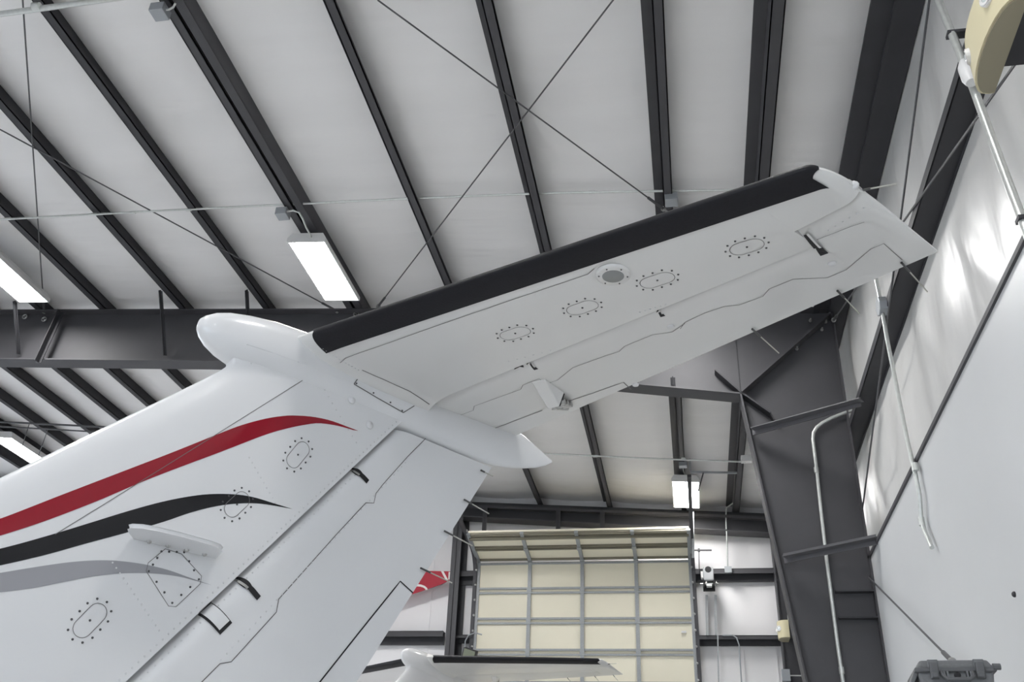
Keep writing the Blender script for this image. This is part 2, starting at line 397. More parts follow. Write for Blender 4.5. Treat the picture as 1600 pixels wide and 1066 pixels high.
# short studs above the door
for px, lb in ((757, 'short stud above the left corner of the sectional door'), (872, 'short stud above the middle of the sectional door'), (941, 'short stud above the right half of the sectional door')):
    c = aty(px, 815, 18.15)
    tag(MB().box((c.x - 0.045, 18.15, 6.02), (c.x + 0.045, 18.17, zr(c.x) - 0.186)).box((c.x - 0.006, 18.15, 6.02), (c.x + 0.006, 18.28, zr(c.x) - 0.186)).build('door_stud', 'steel'), lb, 'stud', 'studs above the sectional door')

# ================================================================== sectional door in the far wall
DX = [-4.13, -3.08, -2.03, -0.97, 0.08]
door = struct(thing('door_1', 'cream sectional overhead door with galvanised ribs', 'door', (-2.0, 18.5, FL)))
del door['category']
path = [(17.36, 5.93), (17.93, 5.80), (18.47, 5.72)]
z = 5.68
while z > FL + 0.1:
    path.append((18.5, z)); z -= 0.592
path.append((18.5, FL))
for i in range(len(path) - 1):
    if i == 2: continue
    (ya, za), (yb, zb) = path[i], path[i + 1]
    d = Vector((0, yb - ya, zb - za)); L = d.length; d.normalize(); nrm = Vector((0, d.z, -d.y)).normalized()
    if nrm.y > 0: nrm = -nrm                 # towards the room
    if i < 2: nrm = Vector((0, d.z, -d.y)).normalized(); nrm = nrm if nrm.z < 0 else -nrm
    A = Vector((0, ya, za)); B = Vector((0, yb, zb))
    for c in range(4):
        x0, x1 = DX[c], DX[c + 1]
        m = MB(); p = [A + Vector((x0, 0, 0)), A + Vector((x1, 0, 0)), B + Vector((x1, 0, 0)) - d * 0.004, B + Vector((x0, 0, 0)) - d * 0.004]
        m.hexa(p + [q - nrm * 0.04 for q in p]); m.build('door_panel', 'cream', door)
    rm = 'galv' if i > 1 else 'steel'
    for k, off in ((0, 0.035), (1, L - 0.055)):
        c0 = A + d * off + nrm * 0.02
        m = MB(); m.bar(c0 + Vector((DX[0] - 0.02, 0, 0)), c0 + Vector((DX[4] + 0.02, 0, 0)), 0.035, 0.04, nrm); m.build('rail', 'rail_shaded' if i < 2 else 'galv', door)
    if i < 2:
        c0 = A + d * (0.16 if i == 0 else 0.0) + nrm * 0.04
        if i == 0: MB().bar(c0 + Vector((DX[0], 0, 0)), c0 + Vector((DX[4], 0, 0)), 0.05, 0.07, nrm).build('strut', 'rail_shaded', door)
    for x in DX:
        w = 0.07
        a = A + Vector((x, 0, 0)) + nrm * 0.022; b = B + Vector((x, 0, 0)) + nrm * 0.022
        MB().bar(a, b, w, 0.04, nrm).build('stile', 'galv' if i > 1 else 'box', door)
    # hinges at the section joint
    for x in DX[1:4]:
        a = B + Vector((x, 0, 0)) + nrm * 0.05
        MB().bar(a - d * 0.05, a + d * 0.05, 0.09, 0.012, nrm).build('hinge', 'galv', door)
for x, s in ((DX[0], -1), (DX[4], 1)):
    X = x + s * 0.055
    pts = [(X, 18.44, FL), (X, 18.44, 5.35)]
    for k in range(1, 9):
        a = math.radians(80) * k / 8; pts.append((X, 18.44 - 0.62 * (1 - math.cos(a)), 5.35 + 0.52 * math.sin(a)))
    pts.append((X, 17.0, 6.0)) ; pts.append((X, 15.5, 6.225))
    m = MB()
    for a, b in zip(pts, pts[1:]): m.bar(a, b, 0.05, 0.07, (1, 0, 0))
    m.build('track', 'steel', door)
    m = MB()
    for k in range(9): m.lathe((X - s * 0.03, 18.40, 5.5 - k * 0.30), (0, -1, 0), [(0, 0.022), (0.03, 0.022), (0.035, 0.01)], 8)
    m.build('rollers', 'metal', door, kind='stuff')
c = aty(1069, 988, 18.47)
MB().box((c.x - 0.05, 18.455, c.z - 0.02), (c.x + 0.04, 18.475, c.z + 0.02)).build('data_plate', 'white_plastic', door)
MB().box((DX[4] + 0.02, 17.30, 5.93), (DX[4] + 0.06, 17.34, 5.98)).build('corner_bracket', 'fixture', door)
MB().box((DX[0] - 0.06, 17.30, 5.93), (DX[0] - 0.01, 17.34, 5.98)).build('corner_bracket', 'fixture', door)

# track hangers right of the door: vertical angle, cross angle and diagonal of perforated strip
h0 = aty(1079, 740, 16.9); h1 = aty(1081, 880, 18.1)
hg = thing('track_hanger', 'galvanised angle hanger in front of the small lit lamp', 'hanger', (h0.x, 16.9, h1.z))
MB().bar(aty(1079, 738, 16.0), Vector((aty(1079, 738, 16.0).x, 16.0, zr(0.1) + 0.1)), 0.03, 0.03).build('upright', 'box', hg)
MB().bar(aty(1082, 800, 17.6), aty(1083, 872, 17.9), 0.05, 0.03).build('lower_upright', 'galv', hg)
MB().bar(aty(1079, 738, 16.0), aty(1152, 739, 16.0), 0.03, 0.035).build('cross_angle', 'box', hg)
MB().bar(aty(1099, 739, 16.0), aty(1091, 767, 16.0), 0.03, 0.02).build('perforated_strap', 'rod', hg)

# ================================================================== flange braces, rods
def brace(name, p, q, w, lb, cat='brace', mat='steel', grp='diagonal flange braces'):
    t = tag(MB().bar(p, q, w, 0.012, (0, 1, 0)).bar(Vector(p) + Vector((0, -w / 2, 0)), Vector(q) + Vector((0, -w / 2, 0)), 0.012, w, (0, 1, 0)).build(name, mat), lb, cat, grp)
    return t
def rbr(tp, bt, yt, yb_, lb, w=0.05, mat='steel_dark'):
    brace('flange_brace', aty(*tp, yt), aty(*bt, yb_), w, lb, mat=mat)
rbr((24, 472), (30, 554), 10.2, YFR - 0.05, 'thin upright brace on the rafter at the left edge, under the cut-off lamp')
rbr((251, 455), (258, 556), 10.2, YFR - 0.05, 'thin upright brace on the rafter left of the white bullet nose')
rbr((386, 455), (389, 520), 10.2, YFR - 0.05, 'thin upright brace on the rafter rising behind the white bullet nose')
rbr((96, 488), (60, 567), YFR - 0.15, YFR - 0.16, 'broad slanting brace across the rafter at far left', 0.09)
rbr((1051, 590), (1052, 604), YFR - 0.1, YFR - 0.06, 'short brace stub on the rafter behind the elevator trailing edge', 0.06)
def wbr(a, ya, b, xb, lb):
    p = aty(*a, ya); q = atx(*b, xb)
    o = brace('flange_brace', p, q, 0.11, lb, mat='brace')
wbr((1176, 674), YFR - 0.12, (1345, 628), 2.0, 'upper bar from the tapered column to the broad wall girt')
wbr((1225, 873), YFR - 0.12, (1370, 843), 2.0, 'lower bar from the tapered column to the liner trim')
RODS = [
 ([roof(590, 0), roof(1040, 329)], 0.0085, 'thin roof bracing rod falling from top centre towards the stabilizer'),
 ([roof(965, -9), roof(590, 480)], 0.0085, 'thin roof bracing rod rising from lower left to top right'),
 ([roof(-60, 170), roof(530, 488)], 0.0085, 'thin roof bracing rod falling from the left edge to the lamp purlin'),
 ([roof(34, -20), roof(69, 489)], 0.0085, 'thin near-upright bracing rod at the upper left'),
 ([atx(1620, 52, 1.98), atx(1302, 501, 1.98)], 0.0095, 'wall bracing rod falling from the upper right corner to the stabilizer tip'),
 ([atx(1456, -30, 1.99), atx(1342, 838, 1.99)], 0.0095, 'wall bracing rod crossing the broad girt down to the lower bar'),
 ([atx(1348, 893, 1.97), atx(1490, 1036, 1.90)], 0.0095, 'wall bracing rod from the column to behind the grey case'),
]
for pts, r, lb in RODS:
    t = thing('bracing_rod', lb, 'rod', tuple(pts[-1]), 'steel bracing rods')
    mid = (pts[0] + pts[1]) / 2
    d = (pts[1] - pts[0]).normalized()
    MB().tube(pts, r, 6).build('rod', 'rod', t)
    MB().tube([pts[1] - d * 0.30, pts[1] - d * 0.05], r * 1.9, 8).build('turnbuckle', 'rod', t)
    MB().lathe(pts[1] - d * 0.05, d, [(0, 0.03), (0.03, 0.03), (0.031, 0.015), (0.07, 0.015)], 8).build('end_nut', 'metal', t)
# eye bolts where rods meet the rafter
for px, py, lb in ((557, 492, 'small eye bolt on the rafter beside the black boot'), (40, 496, 'small bolt on the rafter at far left beside the upright brace'), (70, 500, 'small bolt on the rafter at the foot of the upright rod')):
    c = aty(px, py, YFR - 0.02); pts = [c + Vector((0.035 * math.cos(k * math.pi / 5), -0.02, 0.035 * math.sin(k * math.pi / 5))) for k in range(11)]
    tag(MB().tube(pts, 0.010, 6).tube([c + Vector((0, 0.02, 0)), c + Vector((0, -0.03, 0))], 0.010, 6).build('eye_bolt', 'metal'), lb, 'bolt')

# ================================================================== conduits
def conduit(lb, pts, r, fittings=(), mat='conduit', name='conduit'):
    t = thing(name, lb, 'conduit', tuple(pts[0]))
    m = MB().tube(pts, r, 10); m.build('pipe', mat, t, smooth=True)
    m2 = MB()
    for p, d in fittings:
        p = Vector(p); d = Vector(d).normalized(); m2.tube([p - d * 0.035, p + d * 0.035], r * 1.35, 10)
    if fittings: m2.build('couplings', mat, t, kind='stuff', smooth=True)
    return t
YC = 8.4
pts = []
for px, py in ((-140, 349.5), (0, 343), (220, 331), (440, 320), (650, 310), (850, 302), (1000, 299), (1160, 297)):
    pts.append(aty(px, py, YC))
long_c = conduit('long thin conduit crossing the ceiling above the lit lamp', pts, 0.014,
        [(aty(px, py, YC), (1, 0, -0.05)) for px, py in ((12, 342), (147, 335), (208, 332), (295, 328), (535, 315.5), (638, 310.5), (722, 307), (925, 300.5), (1048, 298))])
near_c = conduit('thick near conduit cutting across the upper left corner', [roof(-60, 29, -0.25), roof(0, 22, -0.25), roof(60, 14, -0.25), roof(130, 4, -0.25), roof(260, -14, -0.25)], 0.027,
        [(roof(57, 10, -0.25), (1, 0.02, -0.05))])
far_c = conduit('thin conduit crossing the far bay ceiling right of the bullet tail', [aty(850, 709, 14.2), aty(1000, 716, 14.2), aty(1165, 722, 14.2)], 0.014, [(aty(930, 713, 14.2), (1, 0, 0)), (aty(1068, 717, 14.2), (1, 0, 0))])
MB().box(tuple(aty(1158, 718, 14.2) - Vector((0.0, 0.05, 0.05))), tuple(aty(1158, 718, 14.2) + Vector((0.16, 0.05, 0.05)))).build('junction_box', 'fixture', far_c)
# the left far bay carries two thin conduits
conduit('upper of two thin conduits in the far bay at the left edge', [aty(-30, 658, 14.2), aty(175, 668, 14.2)], 0.018, mat='rod')
conduit('lower of two thin conduits in the far bay at the left edge', [aty(-30, 665, 14.0), aty(150, 675, 14.0)], 0.014, mat='rod')
# thin suspension wires at left far bay
for (a, b, lb) in (((46, 661.7), (34, 700), 'left thin hanging wire beside the far left lamp'), ((75, 670.8), (60, 712), 'right thin hanging wire beside the far left lamp')):
    tag(MB().tube([aty(*a, 14.2 if a[0] == 46 else 14.0), aty(*b, 14.6)], 0.008, 6).build('hanging_wire', 'rod'), lb, 'wire')
# column conduit with bend
yc = YFR - 0.05
pts = [aty(1336, 640, yc - 0.02), aty(1318, 646, yc)] + [aty(px, py, yc) for px, py in ((1300, 653), (1285, 661), (1276, 668), (1271, 676), (1270, 686), (1272, 702), (1276, 735), (1283, 800), (1291, 870), (1300, 940), (1309, 1010), (1318, 1072))]
conduit('bent conduit running down the face of the tapered column', pts, 0.021, [(aty(1275.5, 735, yc), (0, 0, 1)), (aty(1315, 1048, yc), (0, 0, 1))])
# wall conduit with junction box and loose end
XWC = 1.96
pts = [atx(1368, 432, XWC), atx(1376, 470, XWC), atx(1386, 530, XWC), atx(1402, 610, XWC), atx(1418, 690, XWC), atx(1430, 740, XWC), atx(1437, 775, XWC), atx(1439, 808, XWC), atx(1444, 828, XWC), atx(1450, 842, XWC), atx(1456, 856, XWC)]
wc = conduit('conduit hanging down the white wall from an octagonal box, with loose end', pts, 0.019, [(atx(1440, 815, XWC), (0, 0, 1)), (atx(1430, 730, XWC), (0, 0, 1))])
c = atx(1377, 479, XWC)
MB().lathe(c + Vector((0.04, 0, 0)), (-1, 0, 0), [(0, 0.095), (0.07, 0.095), (0.075, 0.085)], 8).build('junction_box', 'box', wc)
# conduit to the door operator (right of the door)
cp = [aty(1165, 778, 18.2), aty(1146, 786, 18.2), aty(1135, 794, 18.2), aty(1134, 806, 18.2), aty(1136, 850, 18.3), aty(1137, 888, 18.38)]
oc = conduit('thin bent conduit dropping to a small box right of the door opener', cp, 0.014)
c = cp[-1]; MB().box((c.x - 0.06, 18.32, c.z - 0.10), (c.x + 0.07, 18.41, c.z + 0.02)).build('junction_box', 'box', oc)
cp = [aty(1128, 993, 18.4), aty(1145, 993, 18.4), aty(1151, 997, 18.4), aty(1155, 1008, 18.4), aty(1156, 1030, 18.4), aty(1159, 1072, 18.4)]
conduit('bent conduit on the far wall below the opener', cp, 0.013, mat='box')
cp = [aty(753, 992, 18.35), aty(742, 989, 18.35), aty(732, 993, 18.35), aty(727, 1002, 18.35), aty(725, 1030, 18.35)]
conduit('small bent conduit between door post and door', cp, 0.013, mat='box')
c = aty(735, 1023, 18.3)
fl = thing('floodlight', 'small olive floodlight below the bent conduit beside the door', 'light', tuple(c))
MB().bar(c + Vector((-0.14, 0, 0.04)), c + Vector((0.12, -0.04, -0.05)), 0.10, 0.2, (0, -0.3, 1)).build('housing', 'steel_dark', fl)
MB().bar(c + Vector((-0.12, -0.06, 0.03)), c + Vector((0.10, -0.10, -0.05)), 0.02, 0.16, (0, -0.3, 1)).build('glass', 'floodglass', fl)

# ================================================================== lamps
def lamp(cxx, cyy, zb, lb, grp='ceiling lamps'):
    t = thing('ceiling_lamp', lb, 'lamp', (cxx, cyy, zb), grp)
    w, l = 0.25, 0.68
    s = -SL
    def P_(x, y, z): return (cxx + x, cyy + y, zb + z + s * x)
    bottom = [P_(-w, -l, 0.012), P_(w, -l, 0.012), P_(w, l, 0.012), P_(-w, l, 0.012)]
    m = MB().hexa(bottom + [P_(-w, -l, 0.05), P_(w, -l, 0.05), P_(w, l, 0.05), P_(-w, l, 0.05)])
    m.hexa([P_(-w, -l, 0.05), P_(w, -l, 0.05), P_(w, l, 0.05), P_(-w, l, 0.05), P_(-w * .8, -l + .01, 0.13), P_(w * .8, -l + .01, 0.13), P_(w * .8, l - .01, 0.13), P_(-w * .8, l - .01, 0.13)])
    m.build('housing', 'fixture', t)
    e = 0.02
    MB().hexa([P_(-w + e, -l + e, 0.0), P_(w - e, -l + e, 0.0), P_(w - e, l - e, 0.0), P_(-w + e, l - e, 0.0), P_(-w + e, -l + e, 0.015), P_(w - e, -l + e, 0.015), P_(w - e, l - e, 0.015), P_(-w + e, l - e, 0.015)]).build('diffuser', 'diffuser', t)
    m = MB()
    for a, b, c_, d in ((-w, -l, w, -l + e), (-w, l - e, w, l), (-w, -l + e, -w + e, l - e), (w - e, -l + e, w, l - e)):
        m.hexa([P_(a, b, -0.006), P_(c_, b, -0.006), P_(c_, d, -0.006), P_(a, d, -0.006), P_(a, b, 0.014), P_(c_, b, 0.014), P_(c_, d, 0.014), P_(a, d, 0.014)])
    m.build('rim', 'fixture', t)
    for yy in (-0.4, 0.4): MB().box(P_(-0.03, yy - 0.02, 0.12), P_(0.03, yy + 0.02, max(0.18, zr(cxx) - zb))).build('mount', 'steel', t)
    return t
L1 = lamp(-4.36, 9.50, zr(-4.36) - 0.20, 'large lit rectangular ceiling lamp left of centre')
lamp(-9.06, 9.50, zr(-9.0) - 0.20, 'lit ceiling lamp cut off by the left edge above the rafter')
lamp(-13.22, 15.85, zr(-13.2) - 0.20, 'lit ceiling lamp at the left edge below the rafter, above the fin')
lamp(0.07, 17.0, zr(0.07) - 0.20, 'small lit ceiling lamp above the sectional door')
lamp(0.10, 9.42, zr(0.07) - 0.20, 'ceiling lamp whose end peeks over the black boot')
for x in (0.07, -4.36, -9.06):
    for y in (2.3, -5.2): lamp(x, y, zr(x) - 0.2, 'lit ceiling lamp further back in the hangar', 'ceiling lamps behind the camera')
for x, y in ((-13.3, 9.5), (-4.4, 15.0), (-6.4, 13.0)): lamp(x, y, zr(x) - 0.2, 'added unseen ceiling lamp that brightens the hangar', 'added unseen ceiling lamps')  # unseen lamps, added mainly to brighten the far wall and door
# junction boxes with flexible leads on the lamp purlin
def jbox(px, py, dz, lead, lb):
    c = roof(px, py, dz); t = thing('junction_box', lb, 'box', tuple(c))
    MB().box(tuple(c + Vector((-0.07, -0.07, -0.05))), tuple(c + Vector((0.07, 0.07, 0.05)))).build('housing', 'box', t, bevel=0.006)
    MB().tube([roof(x, y, d) for x, y, d in lead], 0.011, 8).build('flexible_lead', 'conduit', t, smooth=True)
jbox(442, 334, -0.08, ((447, 331, -0.08), (458, 329, -0.1), (467, 332, -0.12), (473, 342, -0.14), (478, 355, -0.16), (484, 366, -0.16), (489, 376, -0.1)), 'small grey junction box with curved lead above the large lit lamp')
jbox(250, 18, -0.08, ((254, 16, -0.08), (264, 15, -0.08), (271, 11, -0.06), (274, 5, -0.04)), 'small grey junction box on the double purlin at the top edge')
jbox(1049, 312, -0.02, ((1049, 308, 0.0), (1046, 300, 0.02), (1048, 292, 0.03)), 'small pale box on the purlin just above the black boot')
jbox(1067, 726, -0.02, ((1067, 730, 0), (1068, 736, 0), (1070, 742, 0)), 'small box above the small lit lamp by the door')

# ================================================================== emergency lights
def emergency(back, y0, y1, zb, H, D, lb, xm):
    """curved body with its flat back on the plane x = back, from y0 (near) to y1 (far)"""
    t = thing('emergency_light', lb, 'emergency light', (back, (y0 + y1) / 2, zb))
    n_ = 14; plan = [(back, y1)]
    yc_ = (y0 + y1) / 2; hl = (y1 - y0) / 2
    for k in range(n_ + 1):
        a = math.pi * k / n_; plan.append((back - D * (0.22 + 0.78 * math.sin(a) ** 0.8), yc_ + hl * math.cos(a)))
    plan.append((back, y0))
    MB().prism([Vector((x, y, zb)) for x, y in plan], (0, 0, H)).build('body', 'beige', t, smooth=True, angle=35)
    MB().prism([Vector((back - (back - x) * 0.93, yc_ + (y - yc_) * 0.95, zb - 0.012 * H / 0.27)) for x, y in plan], (0, 0, 0.02)).build('shaded_underside', 'beige_shaded', t)  # thin plate in darker beige paints the shade under the body
    for q in (0.30, 0.70):
        a = math.pi * q; d = Vector((-math.sin(a) * 0.9, math.cos(a) * D / hl * 1.3, 0)).normalized()
        c = Vector((back - D * (0.22 + 0.78 * math.sin(a) ** 0.8), yc_ + hl * math.cos(a), zb + H * 0.55))
        r = H * 0.17
        hd = MB().lathe(c, d, [(-0.02, r), (0.012, r), (0.018, r * 0.86), (0.008, r * 0.74)], 22).build('lamp_head', 'fixture', t, smooth=True)
        MB().lathe(c, d, [(0.0, r * 0.76), (0.012, r * 0.7), (0.02, r * 0.45), (0.024, 0)], 22).build('lens', 'lampglass', hd, smooth=True)
    MB().box((back, yc_ - hl * 0.8, zb + H * 0.1), (xm, yc_ + hl * 0.5, zb + H * 0.9)).build('mount', 'steel_dark', t)
    return t
q_ = aty(1233, 1000, 18.0)
e1 = emergency(q_.x, 17.78, 18.14, q_.z, 0.30, 0.19, 'small beige emergency light on the far corner column', q_.x + 0.12)
MB().box((q_.x + 0.02, 18.0, q_.z + 0.05), (1.70, 18.27, q_.z + 0.25)).build('bracket', 'steel_dark', e1)
cpts = [aty(1232, 969, 17.98), aty(1230, 950, 17.98), aty(1227, 930, 18.0)]
MB().tube(cpts, 0.012, 8).build('conduit_stub', 'conduit', e1)
q_ = atx(1552, 146, 1.75)
e2 = emergency(1.75, q_.y - 0.66, q_.y, q_.z, 0.27, 0.14, 'large beige emergency light at the top right corner', 2.0)
XN = 1.90
pts = [atx(px, py, XN) for px, py in ((1452, -30), (1466, 0), (1500, 84), (1520, 135), (1548, 212), (1575, 285), (1602, 356), (1630, 430))]
nc = conduit('pale conduit running down the wall past the large beige emergency light', pts, 0.026, mat='conduit')
p = atx(1512, 112, XN - 0.03); d = (pts[4] - pts[2]).normalized()
MB().tube([p - d * 0.10, p - d * 0.04, p + d * 0.06, p + d * 0.11], [0.03, 0.05, 0.05, 0.035], 10).build('conduit_body', 'white_plastic', nc, smooth=True)
for px, py in ((1487, 54), (1598, 343)):
    p = atx(px, py, XN); MB().box(tuple(p + Vector((-0.03, -0.032, -0.012))), tuple(p + Vector((0.10, 0.032, 0.012)))).build('clamp', 'steel_dark', nc)
e3 = thing('wall_box', 'small grey box at the foot of the far corner column', 'box', tuple(aty(1228, 1062, 18.2)))
c = aty(1228, 1056, 18.2); MB().box(tuple(c + Vector((-0.07, -0.06, -0.1))), tuple(c + Vector((0.07, 0.06, 0.1)))).build('housing', 'box', e3)
MB().tube([c + Vector((0.07, 0, 0)), c + Vector((0.3, 0, 0.0))], 0.012, 8).build('pipe', 'conduit', e3)

# ================================================================== door opener
c = aty(1108, 906, 18.3)
op = thing('door_opener', 'grey electric door opener with black sprockets on two struts', 'door opener', (c.x, 18.3, aty(1108, 992, 18.4).z))
k = 18.3 * 0.95 / FPX * 1.08
MB().box((c.x - 0.105, 18.12, c.z - 0.06), (c.x + 0.085, 18.34, c.z + 0.20)).build('motor_cover', 'opener', op, bevel=0.02)
MB().lathe((c.x - 0.01, 18.12, c.z + 0.145), (0, -1, 0), [(0, 0.06), (0.006, 0.06), (0.008, 0.05)], 16).build('badge', 'gap', op)
MB().box((c.x - 0.15, 18.15, c.z + 0.0), (c.x - 0.11, 18.3, c.z + 0.12)).build('control_box', 'fixture', op)
MB().box((c.x - 0.12, 18.14, c.z - 0.17), (c.x - 0.09, 18.4, c.z - 0.02)).box((c.x + 0.07, 18.14, c.z - 0.17), (c.x + 0.10, 18.4, c.z - 0.02)).box((c.x - 0.12, 18.3, c.z - 0.2), (c.x + 0.10, 18.4, c.z - 0.02)).build('bracket', 'gap', op)
MB().lathe((c.x - 0.17, 18.2, c.z - 0.105), (1, 0, 0), [(0, 0.016), (0.33, 0.016)], 10).lathe((c.x + 0.115, 18.2, c.z - 0.105), (1, 0, 0), [(0, 0.05), (0.02, 0.05)], 14).lathe((c.x - 0.07, 18.2, c.z - 0.105), (1, 0, 0), [(0, 0.045), (0.02, 0.045)], 14).build('sprocket_shaft', 'metal', op)
MB().box((c.x - 0.055, 18.15, c.z - 0.16), (c.x + 0.045, 18.28, c.z - 0.12)).build('warning_label', 'white_plastic', op)
for px in (1104, 1118):
    a = aty(px, 930, 18.4); b = aty(px + 1, 993, 18.4)
    MB().bar(a, b, 0.045, 0.03, (0, 1, 0)).build('strut', 'galv', op)
a = aty(1121.5, 993, 18.38); b = aty(1123, 1072, 18.38); MB().bar(a, b, 0.025, 0.02, (0, 1, 0)).build('chain_tube', 'galv', op)
a = aty(1092, 860, 18.3); b = aty(1092.5, 890, 18.3); MB().bar(a, b, 0.022, 0.03, (0, 1, 0)).build('drive_chain', 'rod', op)
a = aty(1080, 860, 18.3); b = aty(1112, 860, 18.3); MB().tube([a, b], 0.017, 8).lathe(aty(1092, 860, 18.3) - Vector((0.02, 0, 0)), (1, 0, 0), [(0, 0.04), (0.04, 0.04)], 12).build('spring_shaft', 'rod', op)

# ================================================================== red banner on the far wall
YBN = 18.30
top = [aty(565, 888, YBN), aty(704, 893, YBN)]; poly = [aty(565, 890, YBN), aty(704, 893, YBN), aty(702.5, 906.5, YBN), aty(690, 913, YBN), aty(652, 926, YBN), aty(600, 943, YBN), aty(565, 950, YBN)]
bn = thing('banner', 'red pennant banner with white strokes hung on the far wall', 'banner', tuple(poly[4]))
MB().prism(poly, (0, 0.02, 0)).build('cloth', 'banner', bn)
def onb(px, py): v = aty(px, py, YBN - 0.004); return v
MB().prism([onb(689, 892.8), onb(693, 892.9), onb(700, 906), onb(697.5, 908.5)], (0, 0.003, 0)).prism([onb(701, 894), onb(703.8, 894), onb(702.3, 906), onb(700.3, 906)], (0, 0.003, 0)).build('white_stroke', 'white_print', bn)
arc_o = [onb(652 + 16.5 * math.cos(a), 922.5 - 9.5 * math.sin(a) - 0) for a in [math.pi * k / 8 * 1.0 for k in range(7)]]
arc_i = [onb(652 + 13 * math.cos(a), 922.5 - 6 * math.sin(a)) for a in [math.pi * k / 8 * 1.0 for k in range(7)]]
m = MB()
for i in range(6): m.prism([arc_o[i], arc_o[i + 1], arc_i[i + 1], arc_i[i]], (0, 0.003, 0))
m.build('white_arc', 'white_print', bn)

# ================================================================== hard case on a rack by the right wall
YCASE = 5.9
cc = ray(1493, 1049); cc = cc * (YCASE / cc.y)
case = thing('hard_case', 'grey plastic hard case with latches and handle at the bottom right', 'case', (cc.x, cc.y, cc.z - 0.22), rz=0.0)
dirx = (aty(1548, 1029, YCASE) - aty(1440, 1037, YCASE + 0.0)); ang = math.radians(4)
ex = Vector((math.cos(ang), -math.sin(ang), 0)); ey = Vector((math.sin(ang), math.cos(ang), 0)); ez_ = Vector((0, 0, 1))
def CP(x, y, z): return cc + ex * x + ey * y + ez_ * z
def cbox(m, x0, x1, y0, y1, z0, z1, ix=0.0, iz=0.0):
    m.hexa([CP(x0 + ix, y0, z0), CP(x1 - ix, y0, z0), CP(x1 - ix, y1, z0), CP(x0 + ix, y1, z0), CP(x0, y0, z1), CP(x1, y0, z1), CP(x1, y1, z1), CP(x0, y1, z1)]); return m
HW = 0.205
cbox(MB(), -HW + 0.005, HW - 0.005, 0.0, 0.36, -0.22, 0.0, 0.03).build('base_shell', 'case', case, bevel=0.015)
m = cbox(MB(), -HW - 0.01, HW + 0.01, -0.012, 0.372, -0.005, 0.02); m.build('lip', 'case_dark', case, bevel=0.006)
m = MB(); m.hexa([CP(-HW, -0.005, 0.018), CP(HW, -0.005, 0.018), CP(HW, 0.365, 0.018), CP(-HW, 0.365, 0.018), CP(-HW + 0.025, 0.02, 0.066), CP(HW - 0.025, 0.02, 0.066), CP(HW - 0.025, 0.34, 0.066), CP(-HW + 0.025, 0.34, 0.066)]); m.build('lid', 'case', case, bevel=0.015)
for x in (-0.115, 0.125):
    m = cbox(MB(), x - 0.022, x + 0.022, -0.035, 0.0, -0.045, 0.045); cbox(m, x - 0.018, x + 0.018, -0.045, -0.03, -0.042, -0.012); m.build('latch', 'case_dark', case, bevel=0.006)
    cbox(MB(), x - 0.028, x + 0.028, -0.015, 0.0, 0.015, 0.062).build('latch_rib', 'case', case, bevel=0.004)
m = MB(); m.tube([CP(-0.075, -0.01, -0.005), CP(-0.075, -0.035, -0.03), CP(-0.055, -0.045, -0.052), CP(0.06, -0.045, -0.052), CP(0.085, -0.035, -0.03), CP(0.085, -0.01, -0.005)], 0.011, 8); m.build('handle', 'case_dark', case, smooth=True)
for x in (-0.065, -0.048, 0.055, 0.072): cbox(MB(), x - 0.005, x + 0.005, -0.03, 0, -0.04, -0.005).build('handle_rib', 'case', case)
MB().lathe(CP(0.005, -0.002, -0.024), (0, -1, 0), [(0, 0.017), (0.01, 0.017), (0.012, 0.012)], 14).build('pressure_valve', 'gap', case)
m = MB(); m.hexa([CP(-HW - 0.06, 0.05, -0.10), CP(-HW - 0.045, 0.05, -0.105), CP(-HW - 0.045, 0.18, -0.105), CP(-HW - 0.06, 0.18, -0.10), CP(-HW - 0.01, 0.02, 0.01), CP(-HW + 0.02, 0.02, 0.01), CP(-HW + 0.02, 0.2, 0.01), CP(-HW - 0.01, 0.2, 0.01)]); m.build('side_handle', 'case', case, bevel=0.005)
MB().lathe(CP(HW - 0.01, -0.01, 0.02), (1, 0, 0), [(0, 0.018), (0.04, 0.018)], 10).build('hinge_knob', 'case_dark', case)
# rack carrying the case (below the picture)
rk = thing('storage_rack', 'tall steel storage rack below the grey case', 'rack', (cc.x, cc.y + 0.2, FL))
zt = cc.z - 0.235
for x in (-0.3, 0.3):
    for y in (-0.02, 0.4): MB().bar(Vector((cc.x + x, cc.y + y, FL)), Vector((cc.x + x, cc.y + y, zt)), 0.04, 0.04, (0, 1, 0)).build('post', 'steel', rk)
for z in (zt, zt - 0.7, zt - 1.4, zt - 2.1): MB().box((cc.x - 0.32, cc.y - 0.04, z - 0.02), (cc.x + 0.32, cc.y + 0.42, z)).build('shelf', 'galv', rk)

# ================================================================== the airplanes
A0 = Vector((-2.19320812, 3.50009895, 0)); AA = Vector((0.62809976, 0.77813282, 0)); AN = Vector((AA.y, -AA.x, 0))
def finpx(x, y, t=0.07):       # pixel -> (s aft, z) on the port face of the fin
    d = ray(x, y); o = A0 + AN * t; P_ = d * (AN.dot(o) / AN.dot(d)); return (P_ - o).dot(AA), P_.z
def stpx(x, y, zz=None):       # pixel -> (u outboard, s aft) on the lower face of the tailplane
    z_ = zz or 2.25
    for _ in range(5):
        P_ = atz(x, y, z_) - A0; u, s = P_.dot(AN), P_.dot(AA)
        if zz: break
        z_ = zlow(u, s)
    return u, s
def Lc(s, u, z): return (s, -u, z + ZC)            # airplane frame: x aft, y starboard, z up from floor
